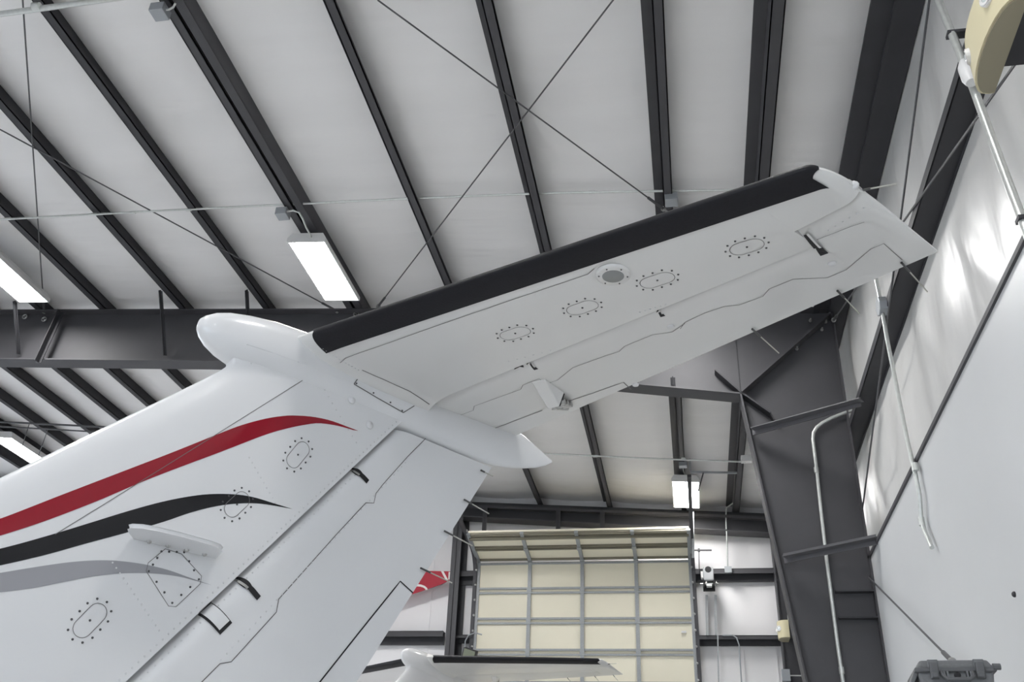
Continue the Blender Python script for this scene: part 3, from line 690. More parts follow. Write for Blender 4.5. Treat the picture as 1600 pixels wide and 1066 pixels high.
# ---- fin
def f_le(z): return -0.612 + (z - 1.289) * 1.009 - 0.07 * math.exp(-max(0, 2.13 - z) / 0.03)
def f_h(z): return 0.018 + (z - 0.624) * 0.7617
def f_te(z): return 1.798 + (z - 2.036) * 0.574
def f_tm(z): return 0.098 - 0.016 * (z - 0.5)
def fin_t(s, z):
    a, b = f_le(z), f_h(z); x = min(1, max(0, (s - a) / (b - a)))
    if x < 0.4: p = math.sqrt(max(0, 1 - ((0.4 - x) / 0.4) ** 2))
    else: p = 1 - 0.26 * ((x - 0.4) / 0.6) ** 1.7
    t = f_tm(z) * p
    return t + max(0, fair_at(s)[0] * 0.95 - t) * math.exp(-max(0, 2.17 - z) / 0.055)
ztop = 2.17
zrow = [-0.75 + (1.8 + 0.75) * k / 26 for k in range(26)] + [1.8 + (ztop - 1.8) * k / 26 for k in range(27)]
xrow = [1 - math.cos(math.pi / 2 * k / 16) for k in range(17)]
def rud_t(s, z):
    a, b = f_h(z), f_te(z); d = s - a; L = b - a
    base = 0.066 * max(0.08, 1 - max(0, d - 0.07) / L * 1.05) * (f_tm(z) / 0.085) * 0.92
    q = min(1, max(0, d) / 0.13)
    return max(0.004, base * (0.15 + 0.85 * math.sqrt(max(0, 1 - (1 - q) ** 2))))
# ---- tailplane
HU = 2.612
def t_le(u):
    u = abs(u); s = 0.414 + 0.290 * u
    q = min(1, max(0, u - 2.535) / 0.077)
    return s + 0.24 * (1 - math.sqrt(1 - q * q))
def t_te(u): return 1.965
def t_h(u): return 1.285 + 0.1145 * abs(u)
Z0 = 2.302
def t_tm(u): return 0.074 - 0.011 * abs(u)
def tail_t(u, s):
    a, b = t_le(u), t_te(u); x = min(1, max(0, (s - a) / (b - a)))
    if x < 0.3: p = math.sqrt(max(0, 1 - ((0.3 - x) / 0.3) ** 2))
    else: p = 1 - 0.93 * ((x - 0.3) / 0.7) ** 1.35
    t = t_tm(u) * p
    if abs(u) > 2.54: t *= max(0.25, math.sqrt(max(0, 1 - ((abs(u) - 2.54) / 0.074) ** 2)))
    return max(t, 0.004)
def elev_t(u, s):
    hl = 1.40 if abs(u) > 2.322 else t_h(u)
    q = min(1, max(0, s - hl) / 0.085)
    return max(0.004, (tail_t(u, s) - 0.003) * (0.22 + 0.78 * math.sqrt(max(0, 1 - (1 - q) ** 2))))
def zlow(u, s): return Z0 - (tail_t(u, s) + 0.045 * math.exp(-max(0, abs(u) - 0.10) / 0.045) if s < t_h(u) else elev_t(u, s))
# ---- bullet fairing sections: s, half width, z bottom, z top
FS = [(-0.006, 0.004, 2.232, 2.244), (0.0, 0.022, 2.205, 2.268), (0.02, 0.045, 2.180, 2.290), (0.06, 0.070, 2.150, 2.318), (0.12, 0.092, 2.122, 2.342), (0.22, 0.115, 2.096, 2.365), (0.35, 0.128, 2.080, 2.385),
      (0.55, 0.132, 2.070, 2.395), (0.8, 0.122, 2.068, 2.395), (1.1, 0.104, 2.070, 2.39), (1.3, 0.088, 2.068, 2.385), (1.52, 0.068, 2.066, 2.378), (1.68, 0.052, 2.064, 2.372), (1.83, 0.036, 2.072, 2.365), (1.95, 0.028, 2.095, 2.352), (2.05, 0.022, 2.122, 2.326), (2.14, 0.016, 2.152, 2.292), (2.22, 0.010, 2.190, 2.260), (2.274, 0.003, 2.226, 2.242)]
def fair_at(s):
    for a, b in zip(FS, FS[1:]):
        if a[0] <= s <= b[0]:
            t = (s - a[0]) / (b[0] - a[0]); return [a[k] + (b[k] - a[k]) * t for k in (1, 2, 3)]
    return [FS[-1][1], FS[-1][2], FS[-1][3]]
def fair_ring(s, n=28):
    w, zb, zt_ = fair_at(s); zc = (zb + zt_) / 2; hh = (zt_ - zb) / 2; r = []
    for k in range(n):
        a = 2 * math.pi * k / n; ca, sa = math.cos(a), math.sin(a)
        e = 0.85
        r.append((s, w * math.copysign(abs(ca) ** e, ca), zc + hh * math.copysign(abs(sa) ** e, sa)))
    return r
def fair_u(s, z):              # half width of the fairing at height z
    w, zb, zt_ = fair_at(s); zc = (zb + zt_) / 2; hh = max(1e-4, (zt_ - zb) / 2); q = min(1, abs(z - zc) / hh)
    return w * max(0, 1 - q ** (2 / 0.85)) ** (0.85 / 2)

AP = []                        # (builder, name, material, kw, copy to second airplane)
plane = thing('airplane', 'white airplane tail with red, black and grey stripes filling the foreground', 'airplane', (A0.x, A0.y, FL), 'airplanes in the hangar', math.atan2(AA.y, AA.x))
PARTS = []
def part(m, name, mat, parent=None, copy=True, **kw):
    m.local = True
    o = m.build(name, mat, parent or plane, **kw)
    PARTS.append((o, parent, copy)); return o
# fin skin: closed loop around the leading edge
P = []
for z in zrow:
    a, b = f_le(z), f_h(z); port = [(a + (b - a) * x, fin_t(a + (b - a) * x, z)) for x in xrow]
    row = [Lc(s, t, z) for s, t in port[::-1]] + [Lc(s, -t, z) for s, t in port[1:]]
    row += [Lc(b, -fin_t(b, z) + 0.006, z), Lc(b - 0.10, -0.02, z), Lc(b - 0.10, 0.02, z), Lc(b, fin_t(b, z) - 0.006, z)]
    P.append(row)
fin = part(MB().grid(P, close=True), 'fin', 'paint', smooth=True, angle=35)
# rudder
P = []
zrr = [-0.75 + (2.055 + 0.75) * k / 34 for k in range(35)]
for z in zrr:
    a, b = f_h(z), f_te(z)
    ss = [a - 0.06, a - 0.02, a, a + 0.015, a + 0.03, a + 0.045, a + 0.06, a + 0.08, a + 0.10, a + 0.13, a + 0.17] + [a + 0.17 + (b - a - 0.17) * (k / 14) for k in range(1, 15)]
    tt = [(0.012 if i == 0 else rud_t(s, z)) for i, s in enumerate(ss)]
    P.append([Lc(s, t, z) for s, t in zip(ss, tt)] + [Lc(s, -t, z) for s, t in list(zip(ss, tt))[::-1]])
m = MB().grid(P, close=True); n0 = len(P[0]); m.f.append(tuple(range(n0))); m.f.append(tuple(range((len(P) - 1) * n0, len(P) * n0))[::-1])
rudder = part(m, 'rudder', 'paint', smooth=True, angle=35)
# tailplane halves
def us(lo, hi, n): return [lo + (hi - lo) * k / n for k in range(n + 1)]
for side in (1, -1):
    P = []
    uu = us(0.0, 0.25, 8) + us(0.32, 2.2, 20) + [2.30, 2.3219, 2.3221] + us(2.36, 2.54, 5) + us(2.55, HU, 12)
    for u in uu:
        a = t_le(u); b = (1.40 if u > 2.322 else t_h(u)) - 0.013
        b = max(b, a + 0.02)
        S = [a + (b - a) * (1 - math.cos(math.pi / 2 * k / 14)) for k in range(15)]
        root = 0.045 * math.exp(-max(0, u - 0.10) / 0.045)
        low = [(s, Z0 - tail_t(u, s) - root * min(1, (s - a) * 8)) for s in S]; up = [(s, Z0 + tail_t(u, s) + 0.6 * root * min(1, (s - a) * 8)) for s in S]
        row = [Lc(s, u * side, z) for s, z in low[::-1]] + [Lc(s, u * side, z) for s, z in up[1:]] + [Lc(b - 0.06, u * side, Z0 + 0.01), Lc(b - 0.06, u * side, Z0 - 0.01)]
        P.append(row)
    m = MB().grid(P, close=True); n0 = len(P[0]); m.f.append(tuple(range((len(P) - 1) * n0, len(P) * n0)))
    part(m, 'tailplane', 'stab', smooth=True, angle=35)
    # elevator
    P = []
    for u in [0.015, 0.06, 0.12, 0.2] + us(0.3, 2.2, 18) + [2.27, 2.3219, 2.3221] + us(2.36, 2.54, 5) + us(2.55, HU, 8):
        hl = 1.40 if u > 2.322 else t_h(u)
        b = t_te(u); S = [hl - 0.045, hl - 0.015, hl, hl + 0.01, hl + 0.02, hl + 0.035, hl + 0.05, hl + 0.07, hl + 0.1, hl + 0.14] + [hl + 0.14 + (b - hl - 0.14) * k / 12 for k in range(1, 13)]
        tt = [(0.012 if i == 0 else elev_t(u, s)) for i, s in enumerate(S)]
        P.append([Lc(s, u * side, Z0 - t) for s, t in zip(S, tt)] + [Lc(s, u * side, Z0 + t) for s, t in list(zip(S, tt))[::-1]])
    m = MB().grid(P, close=True); n0 = len(P[0]); m.f.append(tuple(range(n0))); m.f.append(tuple(range((len(P) - 1) * n0, len(P) * n0)))
    ev = part(m, 'elevator', 'stab', smooth=True, angle=35)
    if side == 1: elevator = ev
    # black de-icing boot wrapped round the leading edge
    P = []
    ue = us(0.175, 2.50, 26) + [2.525, 2.545, 2.56, 2.575, 2.585]
    nb = 16
    for u in ue:
        a = t_le(u); wdt = 0.124 - 0.0105 * u
        # end cut: the boot's rear corner runs out in a spike
        row = []
        for k in range(-nb, nb + 1):
            q = abs(k) / nb
            s = a + wdt * q * q
            uu_ = u
            lim = 2.60 - 0.10 * q if q < 0.55 else 2.545 + 0.012 * (q - 0.55) / 0.45
            lim = 2.572 - 0.032 * (q / 0.62) ** 1.5 if q < 0.62 else 2.540 + 0.018 * (q - 0.62) / 0.38
            ui = 0.175 - 0.0 * q + 0.05 * (1 - q)      # inboard edge follows the fairing
            uu_ = ui + (u - 0.175) / (2.585 - 0.175) * (lim - ui)
            a2 = t_le(uu_); s = a2 + wdt * q * q
            t = tail_t(uu_, s) + 0.005 + 0.4 * 0.05 * math.exp(-max(0, uu_ - 0.10) / 0.05) * q
            row.append(Lc(s - 0.005 * (1 - q), uu_ * side, Z0 - math.copysign(t, -k) if k else Z0))
        P.append(row)
    part(MB().grid(P), 'deicing_boot', 'boot', smooth=True, angle=60, label='black rubber de-icing boot')
# bullet fairing
ss = [FS[0][0], 0.0, 0.01, 0.02, 0.04, 0.06, 0.09, 0.12, 0.17, 0.22, 0.28, 0.35, 0.45] + us(0.55, 1.8, 14) + [1.83, 1.89, 1.95, 2.0, 2.05, 2.1, 2.14, 2.18, 2.22, 2.25, 2.274]
P = [[Lc(s, u, z) for s, u, z in fair_ring(s)] for s in ss]
m = MB().grid(P, close=True); m.f.append(tuple(range(28))[::-1]); m.f.append(tuple(range((len(P) - 1) * 28, len(P) * 28)))
bullet = part(m, 'bullet_fairing', 'paint', smooth=True, angle=50)

# ---- surface drawing: strips and patches that follow the skin
def on_fin(s, z, off=0.0015):
    t = fin_t(s, z) if s <= f_h(z) else rud_t(s, z)
    return Lc(s, t + off, z)
def on_tail(u, s, off=0.0015): return Lc(s, u, zlow(u, s) - off)
def strip(m, pts, f, w):
    """pts in surface coordinates"""
    dense = []
    for a, b in zip(pts, pts[1:]):
        n_ = max(1, int(math.hypot(b[0] - a[0], b[1] - a[1]) / 0.05))
        dense += [(a[0] + (b[0] - a[0]) * k / n_, a[1] + (b[1] - a[1]) * k / n_) for k in range(n_)]
    dense.append(pts[-1]); L_, R_ = [], []
    for i, p in enumerate(dense):
        a = dense[max(0, i - 1)]; b = dense[min(len(dense) - 1, i + 1)]
        d = Vector((b[0] - a[0], b[1] - a[1])); d = d.normalized() if d.length > 1e-9 else Vector((1, 0)); nn = Vector((-d.y, d.x)) * w / 2
        L_.append(f(p[0] + nn.x, p[1] + nn.y)); R_.append(f(p[0] - nn.x, p[1] - nn.y))
    return m.grid([L_, R_])
def stripe(name, mat, up, lo, lb):
    U = [finpx(*p) for p in up]; D = [finpx(*p) for p in lo]
    def res(L, n_):
        acc = [0]
        for a, b in zip(L, L[1:]): acc.append(acc[-1] + math.hypot(b[0] - a[0], b[1] - a[1]))
        out = []
        for k in range(n_ + 1):
            t = acc[-1] * k / n_; i = 0
            while i < len(acc) - 2 and acc[i + 1] < t: i += 1
            q = (t - acc[i]) / max(1e-9, acc[i + 1] - acc[i])
            # Catmull-Rom
            p0, p1, p2, p3 = L[max(0, i - 1)], L[i], L[i + 1], L[min(len(L) - 1, i + 2)]
            out.append(tuple(0.5 * ((2 * p1[c]) + (-p0[c] + p2[c]) * q + (2 * p0[c] - 5 * p1[c] + 4 * p2[c] - p3[c]) * q * q + (-p0[c] + 3 * p1[c] - 3 * p2[c] + p3[c]) * q ** 3) for c in (0, 1)))
        return out
    n_ = 60; U = res(U, n_); D = res(D, n_); P = []
    for k in range(7):
        q = k / 6; P.append([on_fin(U[i][0] + (D[i][0] - U[i][0]) * q, U[i][1] + (D[i][1] - U[i][1]) * q, 0.0012) for i in range(n_ + 1)])
    return part(MB().grid(P), name, mat, fin, copy=False, smooth=True, label=lb)
def cl(L): return [(x * 0.3377, 706 + y * 0.3377) for x, y in L]
stripe('red_stripe', 'red', [(-60, 829), (0, 811), (101, 772), (216, 728), (273, 706), (339, 679.5), (375, 665.7), (412.6, 655.4), (440.7, 650.9), (459.5, 650), (487.6, 651.8), (515.7, 657.3), (544, 667), (561, 673)],
       [(-60, 856), (0, 838), (67.5, 816), (148.6, 785), (236, 748), (348, 705.5), (414, 680), (450, 669.7), (478, 664), (499, 661.8), (525, 665), (544, 669.5), (553, 672), (561, 673)], 'curved red paint stripe')
stripe('black_stripe', 'black', cl([(-180, 490), (0, 452), (200, 398), (400, 337), (600, 275), (760, 232), (900, 206), (1000, 198), (1100, 201), (1180, 214), (1270, 240), (1355, 264)]),
       cl([(-180, 568), (0, 530), (200, 483), (400, 427), (610, 370), (760, 325), (870, 287), (980, 258), (1080, 243), (1180, 240), (1270, 250), (1355, 264)]), 'curved black paint stripe')
stripe('grey_stripe', 'grey', cl([(-180, 594), (0, 565), (150, 540), (300, 518), (420, 508), (520, 508), (620, 518), (700, 532), (780, 552), (880, 586), (980, 618)]),
       cl([(-180, 675), (0, 655), (150, 635), (300, 605), (420, 582), (540, 568), (640, 565), (740, 569), (830, 581), (900, 598), (980, 618)]), 'curved grey paint stripe')
# seams
def fseam(px, parent, w=0.0028): m = MB(); strip(m, [finpx(*p, 0.06) for p in px], on_fin, w); return part(m, 'seam', 'seam', parent, copy=False)
def tseam(px, parent, w=0.003): m = MB(); strip(m, [stpx(*p) for p in px], on_tail, w); return part(m, 'seam', 'seam', parent, copy=False)
fseam([(497, 581), (480, 590), (330, 684), (160, 790), (82, 838)], fin)
fseam([(668, 684), (640, 712), (600, 757), (590, 770), (587, 785), (574, 785), (530, 832), (437, 936), (434, 956), (363, 1034), (345, 1037), (310, 1072)], rudder, 0.004)
CR6 = lambda L: [(1060 + x * 0.3377, 350 + y * 0.3377) for x, y in L]
CR5 = lambda L: [(530 + x * 0.3377, 350 + y * 0.3377) for x, y in L]
tseam(CR5([(545, 890), (620, 862), (625, 842), (840, 765), (850, 745), (925, 715), (1005, 780)]) , elevator)
tseam(CR5([(970, 735), (1010, 722), (1080, 665), (1170, 632), (1230, 610), (1295, 590), (1320, 565), (1450, 512), (1540, 500), (1599, 460)]), elevator)
tseam(CR6([(8, 485), (30, 455), (120, 412), (215, 380), (280, 375), (390, 335), (420, 300), (530, 255), (690, 248), (775, 212), (890, 115), (950, 90), (1035, 165)]), elevator)
tseam(CR6([(640, 72), (800, 10), (860, -10)]), elevator)
tseam(CR5([(5, 640), (30, 620), (200, 560), (480, 460), (800, 350), (1150, 232), (1180, 205)]), PARTS[2][0], 0.003)
# trim tabs
m = MB(); strip(m, [finpx(*p, 0.02) for p in [(494, 1074), (560, 991), (627, 908), (648, 926)]], on_fin, 0.007); part(m, 'trim_tab_gap', 'gap', rudder, copy=False)
m = MB(); strip(m, [stpx(*p) for p in CR5([(680, 960), (800, 915), (940, 862)])], on_tail, 0.006); strip(m, [stpx(*p) for p in CR5([(1035, 828), (1160, 787), (1315, 732), (1350, 765)])], on_tail, 0.006); part(m, 'trim_tab_gap', 'seam', elevator, copy=False)
# screws and access panels
def screwset(m, pts, f, r=0.0052, h=0.003):
    for a, b in pts:
        c0 = Vector(f(a, b, 0.0)); c1 = Vector(f(a, b, h)); m.lathe(c0, c1 - c0, [(0, r), (h, r * 0.8), (h * 1.3, 0)], 6)
def access(cpx, ends, width, f, px2, nscr, parent_surface):
    c = px2(*cpx); e0 = px2(*ends[0]); e1 = px2(*ends[1])
    d = Vector((e1[0] - e0[0], e1[1] - e0[1])); L_ = d.length; d.normalize(); nn = Vector((-d.y, d.x)); R_ = width / 2; hl = L_ / 2 - R_
    out = []
    for k in range(13): a = -math.pi / 2 + math.pi * k / 12; out.append((hl + R_ * math.cos(a), R_ * math.sin(a)))
    for k in range(13): a = math.pi / 2 + math.pi * k / 12; out.append((-hl + R_ * math.cos(a), R_ * math.sin(a)))
    T = lambda p: (c[0] + d.x * p[0] + nn.x * p[1], c[1] + d.y * p[0] + nn.y * p[1])
    loop = [T(p) for p in out]; loop.append(loop[0])
    m = MB(); strip(m, loop, f, 0.0026)
    pan = part(m, 'access_panel', 'seam', copy=False)
    sc_ = []; R2 = R_ + 0.017; per = 4 * hl + 2 * math.pi * R2
    for k in range(nscr):
        q = per * k / nscr
        if q < 2 * hl: p = (-hl + q, -R2)
        elif q < 2 * hl + math.pi * R2: a = -math.pi / 2 + (q - 2 * hl) / R2; p = (hl + R2 * math.cos(a), R2 * math.sin(a))
        elif q < 4 * hl + math.pi * R2: p = (hl - (q - 2 * hl - math.pi * R2), R2)
        else: a = math.pi / 2 + (q - 4 * hl - math.pi * R2) / R2; p = (-hl + R2 * math.cos(a), R2 * math.sin(a))
        sc_.append(T(p))
    sc_.append(c)
    m = MB(); screwset(m, sc_, f); part(m, 'screws', 'screw', pan, copy=False, kind='stuff')
for c_, e in (((805, 521), ((784, 528), (827, 514))), ((910, 481), ((888, 489), (933, 473))), ((1027, 438), ((1001, 446), (1052, 429))), ((1167, 386), ((1141, 394), (1193, 378)))):
    access(c_, e, 0.085, on_tail, stpx, 12, None)
ffp = lambda x, y: finpx(x, y, 0.08)
for c_, e in (((467, 710), ((453, 727), (481, 693))), ((371, 788), ((355, 804), (388, 773))), ((140, 970), ((118, 993), (163, 947)))):
    access(c_, e, 0.072, on_fin, ffp, 12, None)
# four-sided service hatch below the antenna blade
hp = [ffp(*p) for p in ((258, 858), (284, 866), (316, 900), (314, 912), (276, 948), (264, 947), (228, 893), (231, 880), (258, 858))]
m = MB(); strip(m, hp, on_fin, 0.0026); hatch = part(m, 'access_panel', 'seam', copy=False)
m = MB(); spt = []
hp2 = [ffp(*p) for p in ((252, 862), (288, 863), (312, 905), (270, 942), (232, 893), (252, 862))]
for a, b in zip(hp2, hp2[1:]):
    for k in range(3): spt.append((a[0] + (b[0] - a[0]) * k / 3, a[1] + (b[1] - a[1]) * k / 3))
screwset(m, spt, on_fin); part(m, 'screws', 'screw', hatch, copy=False, kind='stuff')
# rivet rows
def rivrow(px0, px1, n_, f, px2): a = px2(*px0); b = px2(*px1); return [(a[0] + (b[0] - a[0]) * k / (n_ - 1), a[1] + (b[1] - a[1]) * k / (n_ - 1)) for k in range(n_)]
m = MB()
pts = rivrow((188, 1062), (622, 658), 60, on_fin, ffp) + rivrow((390, 715), (432, 785), 10, on_fin, ffp) + rivrow((175, 880), (250, 985), 14, on_fin, ffp) + rivrow((500, 600), (560, 690), 10, on_fin, ffp) + rivrow((395, 566), (480, 572), 9, on_fin, ffp)
screwset(m, pts, on_fin, 0.0045, 0.002); part(m, 'rivets', 'rivet', fin, copy=False, kind='stuff')
m = MB(); pts = rivrow((225, 1060), (560, 740), 40, on_fin, ffp) + rivrow((350, 1030), (640, 720), 40, on_fin, ffp)
screwset(m, pts, on_fin, 0.0045, 0.002); part(m, 'rivets', 'rivet', rudder, copy=False, kind='stuff')
m = MB(); pts = rivrow((795, 565), (860, 548), 6, on_tail, stpx) + rivrow((1000, 488), (1040, 476), 6, on_tail, stpx) + rivrow((505, 545), (560, 578), 12, on_tail, stpx) + rivrow((1295, 360), (1350, 325), 6, on_tail, stpx)
screwset(m, pts, on_tail, 0.0045, 0.002); part(m, 'rivets', 'rivet', PARTS[2][0], copy=False, kind='stuff')
m = MB()
for px, py in ((549, 625), (580, 663)):
    s, z = ffp(px, py); c0 = Vector(on_fin(s, z, 0)); c1 = Vector(on_fin(s, z, 0.01)); m.lathe(c0, c1 - c0, [(0, 0.022), (0.006, 0.02), (0.010, 0.012), (0.012, 0)], 14)
part(m, 'plug_caps', 'rivet', fin, copy=False, smooth=True)
for px, py in ((695, 666), (993, 601), (1048, 510), (1300, 411)):
    u, s = stpx(px, py); c0 = Vector(on_tail(u, s, 0)); m = MB().lathe(c0, (0, 0, -1), [(0, 0.018), (0.006, 0.016), (0.010, 0.008), (0.011, 0)], 14); part(m, 'drain_cap', 'rivet', elevator, copy=False, smooth=True)
# round light in the tailplane underside
u, s = stpx(958, 429); c0 = Vector(on_tail(u, s, -0.004))
ring = part(MB().lathe(c0, (0, 0, -1), [(0, 0.075), (0.010, 0.073), (0.014, 0.066), (0.014, 0.046)], 32), 'light_ring', 'stab', copy=False, smooth=True, angle=50)
part(MB().lathe(c0, (0, 0, -1), [(0.0, 0.046), (0.0142, 0.046), (0.0155, 0.043), (0.016, 0.0)], 32), 'light_lens', 'lens', ring, copy=False, smooth=True)
m = MB()
for k in range(6): a = k * math.pi / 3 + 0.3; m.lathe(c0 + Vector((0.06 * math.cos(a), 0.06 * math.sin(a), 0)), (0, 0, -1), [(0.012, 0.004), (0.017, 0.0035), (0.018, 0)], 6)
part(m, 'ring_screws', 'screw', ring, copy=False, kind='stuff')
# trim actuator fairing with linkage
u0, s0 = stpx(839, 602, 2.24); u1, s1 = stpx(866, 634, 2.22)
def tap(u, s, dz): return Lc(s, u, zlow(u, s) - dz)
m = MB()
ax = Vector((u1 - u0, s1 - s0)).normalized(); nx_ = Vector((-ax.y, ax.x))
def q2(d, w, dz): p = Vector((u0, s0)) + ax * d + nx_ * w; return tap(p.x, p.y, dz)
L_ = math.hypot(u1 - u0, s1 - s0)
m.hexa([q2(0, -0.045, 0.006), q2(0, 0.03, 0.006), q2(L_, 0.035, 0.075), q2(L_, -0.03, 0.075), q2(0.0, -0.05, -0.02), q2(0, 0.04, -0.02), q2(L_, 0.06, -0.02), q2(L_, -0.065, -0.02)])
act = part(m, 'trim_actuator_fairing', 'stab', copy=True, bevel=0.006)
m = MB()
m.tube([q2(L_ - 0.03, 0.018, 0.05), q2(L_ + 0.06, 0.012, 0.045), q2(L_ + 0.17, 0.0, 0.014)], 0.012, 8)
m.tube([q2(L_ - 0.03, -0.02, 0.045), q2(L_ + 0.06, -0.03, 0.04), q2(L_ + 0.15, -0.03, 0.012)], 0.010, 8)
for d in (0.02, 0.065, 0.11): m.tube([q2(L_ + d, -0.052, 0.045 - d * 0.2), q2(L_ + d, 0.038, 0.045 - d * 0.2)], 0.016, 8)
part(m, 'trim_linkage', 'metal', act)
m = MB(); m.hexa([q2(L_ + 0.002, -0.03, 0.066), q2(L_ + 0.002, 0.035, 0.066), q2(L_ + 0.012, 0.035, 0.066), q2(L_ + 0.012, -0.03, 0.066), q2(L_ + 0.002, -0.055, 0), q2(L_ + 0.002, 0.05, 0), q2(L_ + 0.012, 0.05, 0), q2(L_ + 0.012, -0.055, 0)]); part(m, 'actuator_mouth', 'gap', act)
m = MB(); m.hexa([q2(L_ + 0.10, 0.02, 0.001), q2(L_ + 0.10, 0.06, 0.001), q2(L_ + 0.20, 0.02, 0.001), q2(L_ + 0.20, 0.005, 0.001), q2(L_ + 0.10, 0.02, 0.04), q2(L_ + 0.10, 0.06, 0.04), q2(L_ + 0.20, 0.02, 0.012), q2(L_ + 0.20, 0.005, 0.012)]); part(m, 'tab_horn', 'stab', act)
# elevator hinge brackets: dark slots with a metal arm
def taper(m, pts, f, ws, off=0.004):
    L_, R_ = [], []
    for i_, p in enumerate(pts):
        a = pts[max(0, i_ - 1)]; b = pts[min(len(pts) - 1, i_ + 1)]; d = Vector((b[0] - a[0], b[1] - a[1])).normalized(); nn = Vector((-d.y, d.x)) * ws[i_] / 2
        L_.append(f(p[0] + nn.x, p[1] + nn.y, off)); R_.append(f(p[0] - nn.x, p[1] - nn.y, off))
    return m.grid([L_, R_])
def slot(px, ws):
    P_ = [stpx(*p, 2.255) for p in px]; c_ = []
    for a, b in zip(P_, P_[1:]): c_ += [(a[0] + (b[0] - a[0]) * k / 8, a[1] + (b[1] - a[1]) * k / 8) for k in range(8)]
    c_.append(P_[-1]); n_ = len(c_)
    sl = part(taper(MB(), c_, on_tail, [ws[0] + (ws[1] - ws[0]) * k / (n_ - 1) for k in range(n_)]), 'hinge_slot', 'gap', copy=False)
    q0 = [(p[0] + 0.012, p[1] - 0.006) for p in c_[: int(n_ * 0.8)]]
    part(taper(MB(), q0, on_tail, [0.009] * len(q0), 0.010), 'hinge_arm', 'stab', sl, copy=False)
slot(((824, 567), (838, 578)), (0.010, 0.024)); slot(((1027, 487), (1036, 497)), (0.010, 0.024)); slot(((1258, 366), (1270, 380), (1289, 402)), (0.016, 0.034))
m = MB(); strip(m, [stpx(804, 578), stpx(818, 573)], lambda a, b, o=0.002: on_tail(a, b, 0.002), 0.014); part(m, 'drain_slot', 'gap', copy=False)
# rudder hinge slots
def rslot(poly, name, mat, off=0.002, parent=None, th=0.0):
    P_ = [on_fin(*finpx(*p, 0.055), off) for p in poly]; m = MB(); m.add(P_, [tuple(range(len(P_)))]); return part(m, name, mat, parent, copy=False)
def dens(px, n_):
    P_ = [finpx(*p, 0.045) for p in px]; out = []
    for a, b in zip(P_, P_[1:]): out += [(a[0] + (b[0] - a[0]) * k / n_, a[1] + (b[1] - a[1]) * k / n_) for k in range(n_)]
    return out + [P_[-1]]
for px in ([(551, 731), (561, 741), (573, 754)], [(369, 902), (385, 917), (402, 936)]):
    c_ = dens(px, 6); sl = part(taper(MB(), c_, on_fin, [0.016 + 0.022 * math.sin(math.pi * min(1, k / 8)) * (1 if k < 8 else 1) if k < 8 else 0.026 for k in range(len(c_))]), 'hinge_slot', 'gap', copy=False)
    q0 = [(p[0] - 0.012, p[1] - 0.004) for p in c_[:8]]
    part(taper(MB(), q0, lambda a, b, o: on_fin(a, b, 0.008), [0.012] * len(q0)), 'hinge_arm', 'metal', sl, copy=False)
def quadgrid(px, n_, off):
    c4 = [finpx(*p, 0.05) for p in px]; P_ = []
    for i_ in range(n_ + 1):
        r_ = []
        for k in range(n_ + 1):
            a, b = i_ / n_, k / n_
            s_ = [(1 - a) * ((1 - b) * c4[0][c] + b * c4[1][c]) + a * ((1 - b) * c4[3][c] + b * c4[2][c]) for c in (0, 1)]
            r_.append(on_fin(s_[0], s_[1], off))
        P_.append(r_)
    return MB().grid(P_)
bx = part(quadgrid(((308, 957), (330, 938), (361, 974), (342, 993)), 10, 0.003), 'bracket_cover', 'gap', copy=False)
part(quadgrid(((312, 955), (329, 940), (356, 971), (340, 986)), 10, 0.007), 'bracket_plate', 'paint', bx, copy=False, smooth=True)
# antenna blade standing out of the fin side
m = MB()
def ant(p, t): s, z = p; return Lc(s, t, z)
root = [(-0.085, 1.168), (0.0, 1.164), (0.12, 1.166), (0.25, 1.172), (0.30, 1.176)]
outer = []
b0 = 0.075
plan = [(-0.07, 0.07), (-0.13, 0.155), (-0.15, 0.195), (-0.145, 0.215), (-0.115, 0.238), (-0.06, 0.25), (0.05, 0.25), (0.18, 0.235), (0.215, 0.222), (0.24, 0.195), (0.25, 0.165), (0.27, 0.07)]
zz = lambda s, t: 1.166 + 0.012 * s + 0.0 * t
low = [Lc(s, t, zz(s, t) - 0.009) for s, t in plan]; upp = [Lc(s, t, zz(s, t) + 0.009) for s, t in plan]
n_ = len(plan); m.add(low + upp, [tuple(range(n_)), tuple(range(n_, 2 * n_))[::-1]] + [(i, (i + 1) % n_, n_ + (i + 1) % n_, n_ + i) for i in range(n_)])
blade = part(m, 'antenna_blade', 'paint', copy=True, bevel=0.005)
m = MB()
for s in (-0.03, 0.05, 0.13, 0.21): m.lathe(Lc(s, 0.105, zz(s, 0) - 0.008), (0, 0, -1), [(0, 0.011), (0.006, 0.010), (0.011, 0.005), (0.012, 0)], 10)
part(m, 'blade_screws', 'metal', blade, kind='stuff', smooth=True)
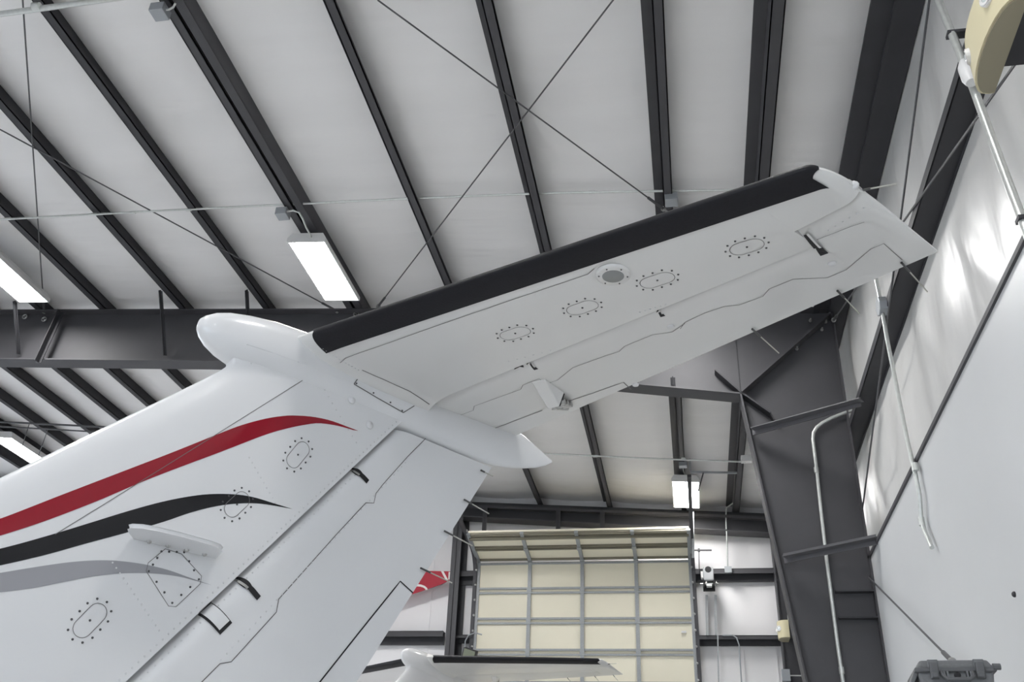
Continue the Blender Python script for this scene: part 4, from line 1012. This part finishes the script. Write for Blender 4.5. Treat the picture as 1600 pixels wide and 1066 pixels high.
# static wicks
def wick(base, tip):
    b = Vector(base); t = Vector(tip); d = t - b
    o = part(MB().tube([b + d * 0.25, t], 0.0032, 6), 'static_wick', 'wick')
    part(MB().tube([b, b + d * 0.30], 0.0052, 8), 'wick_base', 'wickbase', o)
for a, b in (((725, 781), (764, 803)), ((694, 830), (738, 853)), ((657, 888), (706, 911))):
    s0_, z0_ = finpx(*a, 0.02); s1_, z1_ = finpx(*b, 0.0); wick(Lc(s0_, 0.022, z0_), Lc(s1_, 0.0, z1_))
s0_, z0_ = finpx(751, 735, 0.02); wick(Lc(s0_, 0.022, z0_), Lc(s0_ + 0.09, 0.02, z0_ - 0.01))
for a, b in (((1175, 512), (1217, 552)), ((1308, 452), (1343, 490)), ((1408, 408), (1449, 456))):
    u0_, s0_ = stpx(*a); u1_, s1_ = stpx(*b, 2.27); wick(Lc(s0_, u0_, zlow(u0_, s0_) - 0.008), Lc(s1_, u1_, 2.27))
wick(Lc(1.40, 2.60, Z0), Lc(1.50, 2.70, Z0 + 0.03))
# tip light
part(MB().lathe(Lc(1.36, 2.60, Z0), (0.3, -1, 0.1), [(-0.01, 0.02), (0.01, 0.018), (0.02, 0.01), (0.024, 0)], 12), 'tip_light', 'white_plastic', smooth=True)
# side panel on the fairing above the fin
def onfair(s, z, off=0.002): return Lc(s, fair_u(s, z) + off, z)
def onside(s, z, off=0.002): return Lc(s, max(fair_u(s, z), fin_t(s, z) if s < f_h(z) else 0) + off, z)
m = MB()
for L in ([(552, 601), (566, 580)], [(552, 601), (590, 621), (634, 643)], [(634, 643), (650, 633)]): strip(m, [finpx(*p, 0.112) for p in L], onside, 0.005)
strip(m, [stpx(*p) for p in ((566, 578), (600, 593), (640, 611), (682, 627))], on_tail, 0.005)
pnl = part(m, 'side_panel', 'seam', copy=False)
m = MB(); screwset(m, [finpx(*p, 0.112) for p in ((556, 600), (612, 628), (632, 640), (584, 614))], onside); part(m, 'screws', 'screw', pnl, copy=False, kind='stuff')
# tail cone of the fuselage (below the picture)
secs = [(-4.2, -0.35, 0.62), (-2.5, -0.25, 0.55), (-1.2, -0.2, 0.44), (-0.2, -0.17, 0.30), (0.6, -0.2, 0.16), (1.1, -0.25, 0.05)]
P = []
for s, zc, r in secs: P.append([Lc(s, r * math.cos(2 * math.pi * k / 24), zc - 0.45 + r * math.sin(2 * math.pi * k / 24)) for k in range(24)])
m = MB().grid(P, close=True); m.f.append(tuple(range(24))[::-1]); m.f.append(tuple(range((len(P) - 1) * 24, len(P) * 24)))
part(m, 'fuselage', 'paint', smooth=True, angle=50)
# tail stand under the tail cone
# ---- second airplane: the same kind of tail further back
plane2 = thing('airplane', 'second white airplane tail low in front of the sectional door', 'airplane', (-4.095, 13.613, FL), 'airplanes in the hangar', math.radians(72.4))
ph = math.radians(3.98); th = math.radians(72.4)
_a = Vector((math.cos(th), math.sin(th), 0)); _u = Vector((0, 0, 1)); _a2 = _a * math.cos(ph) - _u * math.sin(ph); _u2 = _a * math.sin(ph) + _u * math.cos(ph); _y = _u2.cross(_a2)
_o = Vector((-4.095, 13.613, 2.871 + ZC)) - _u2 * (2.24 + ZC)
plane2.matrix_world = Matrix(((_a2.x, _y.x, _u2.x, _o.x), (_a2.y, _y.y, _u2.y, _o.y), (_a2.z, _y.z, _u2.z, _o.z), (0, 0, 0, 1)))
new = {}
for o, par, cp in PARTS:
    if not cp: continue
    c_ = o.copy(); COL.objects.link(c_)
    c_.parent = new.get(par, plane2) if par else plane2
    new[o] = c_
bpy.context.view_layer.update()
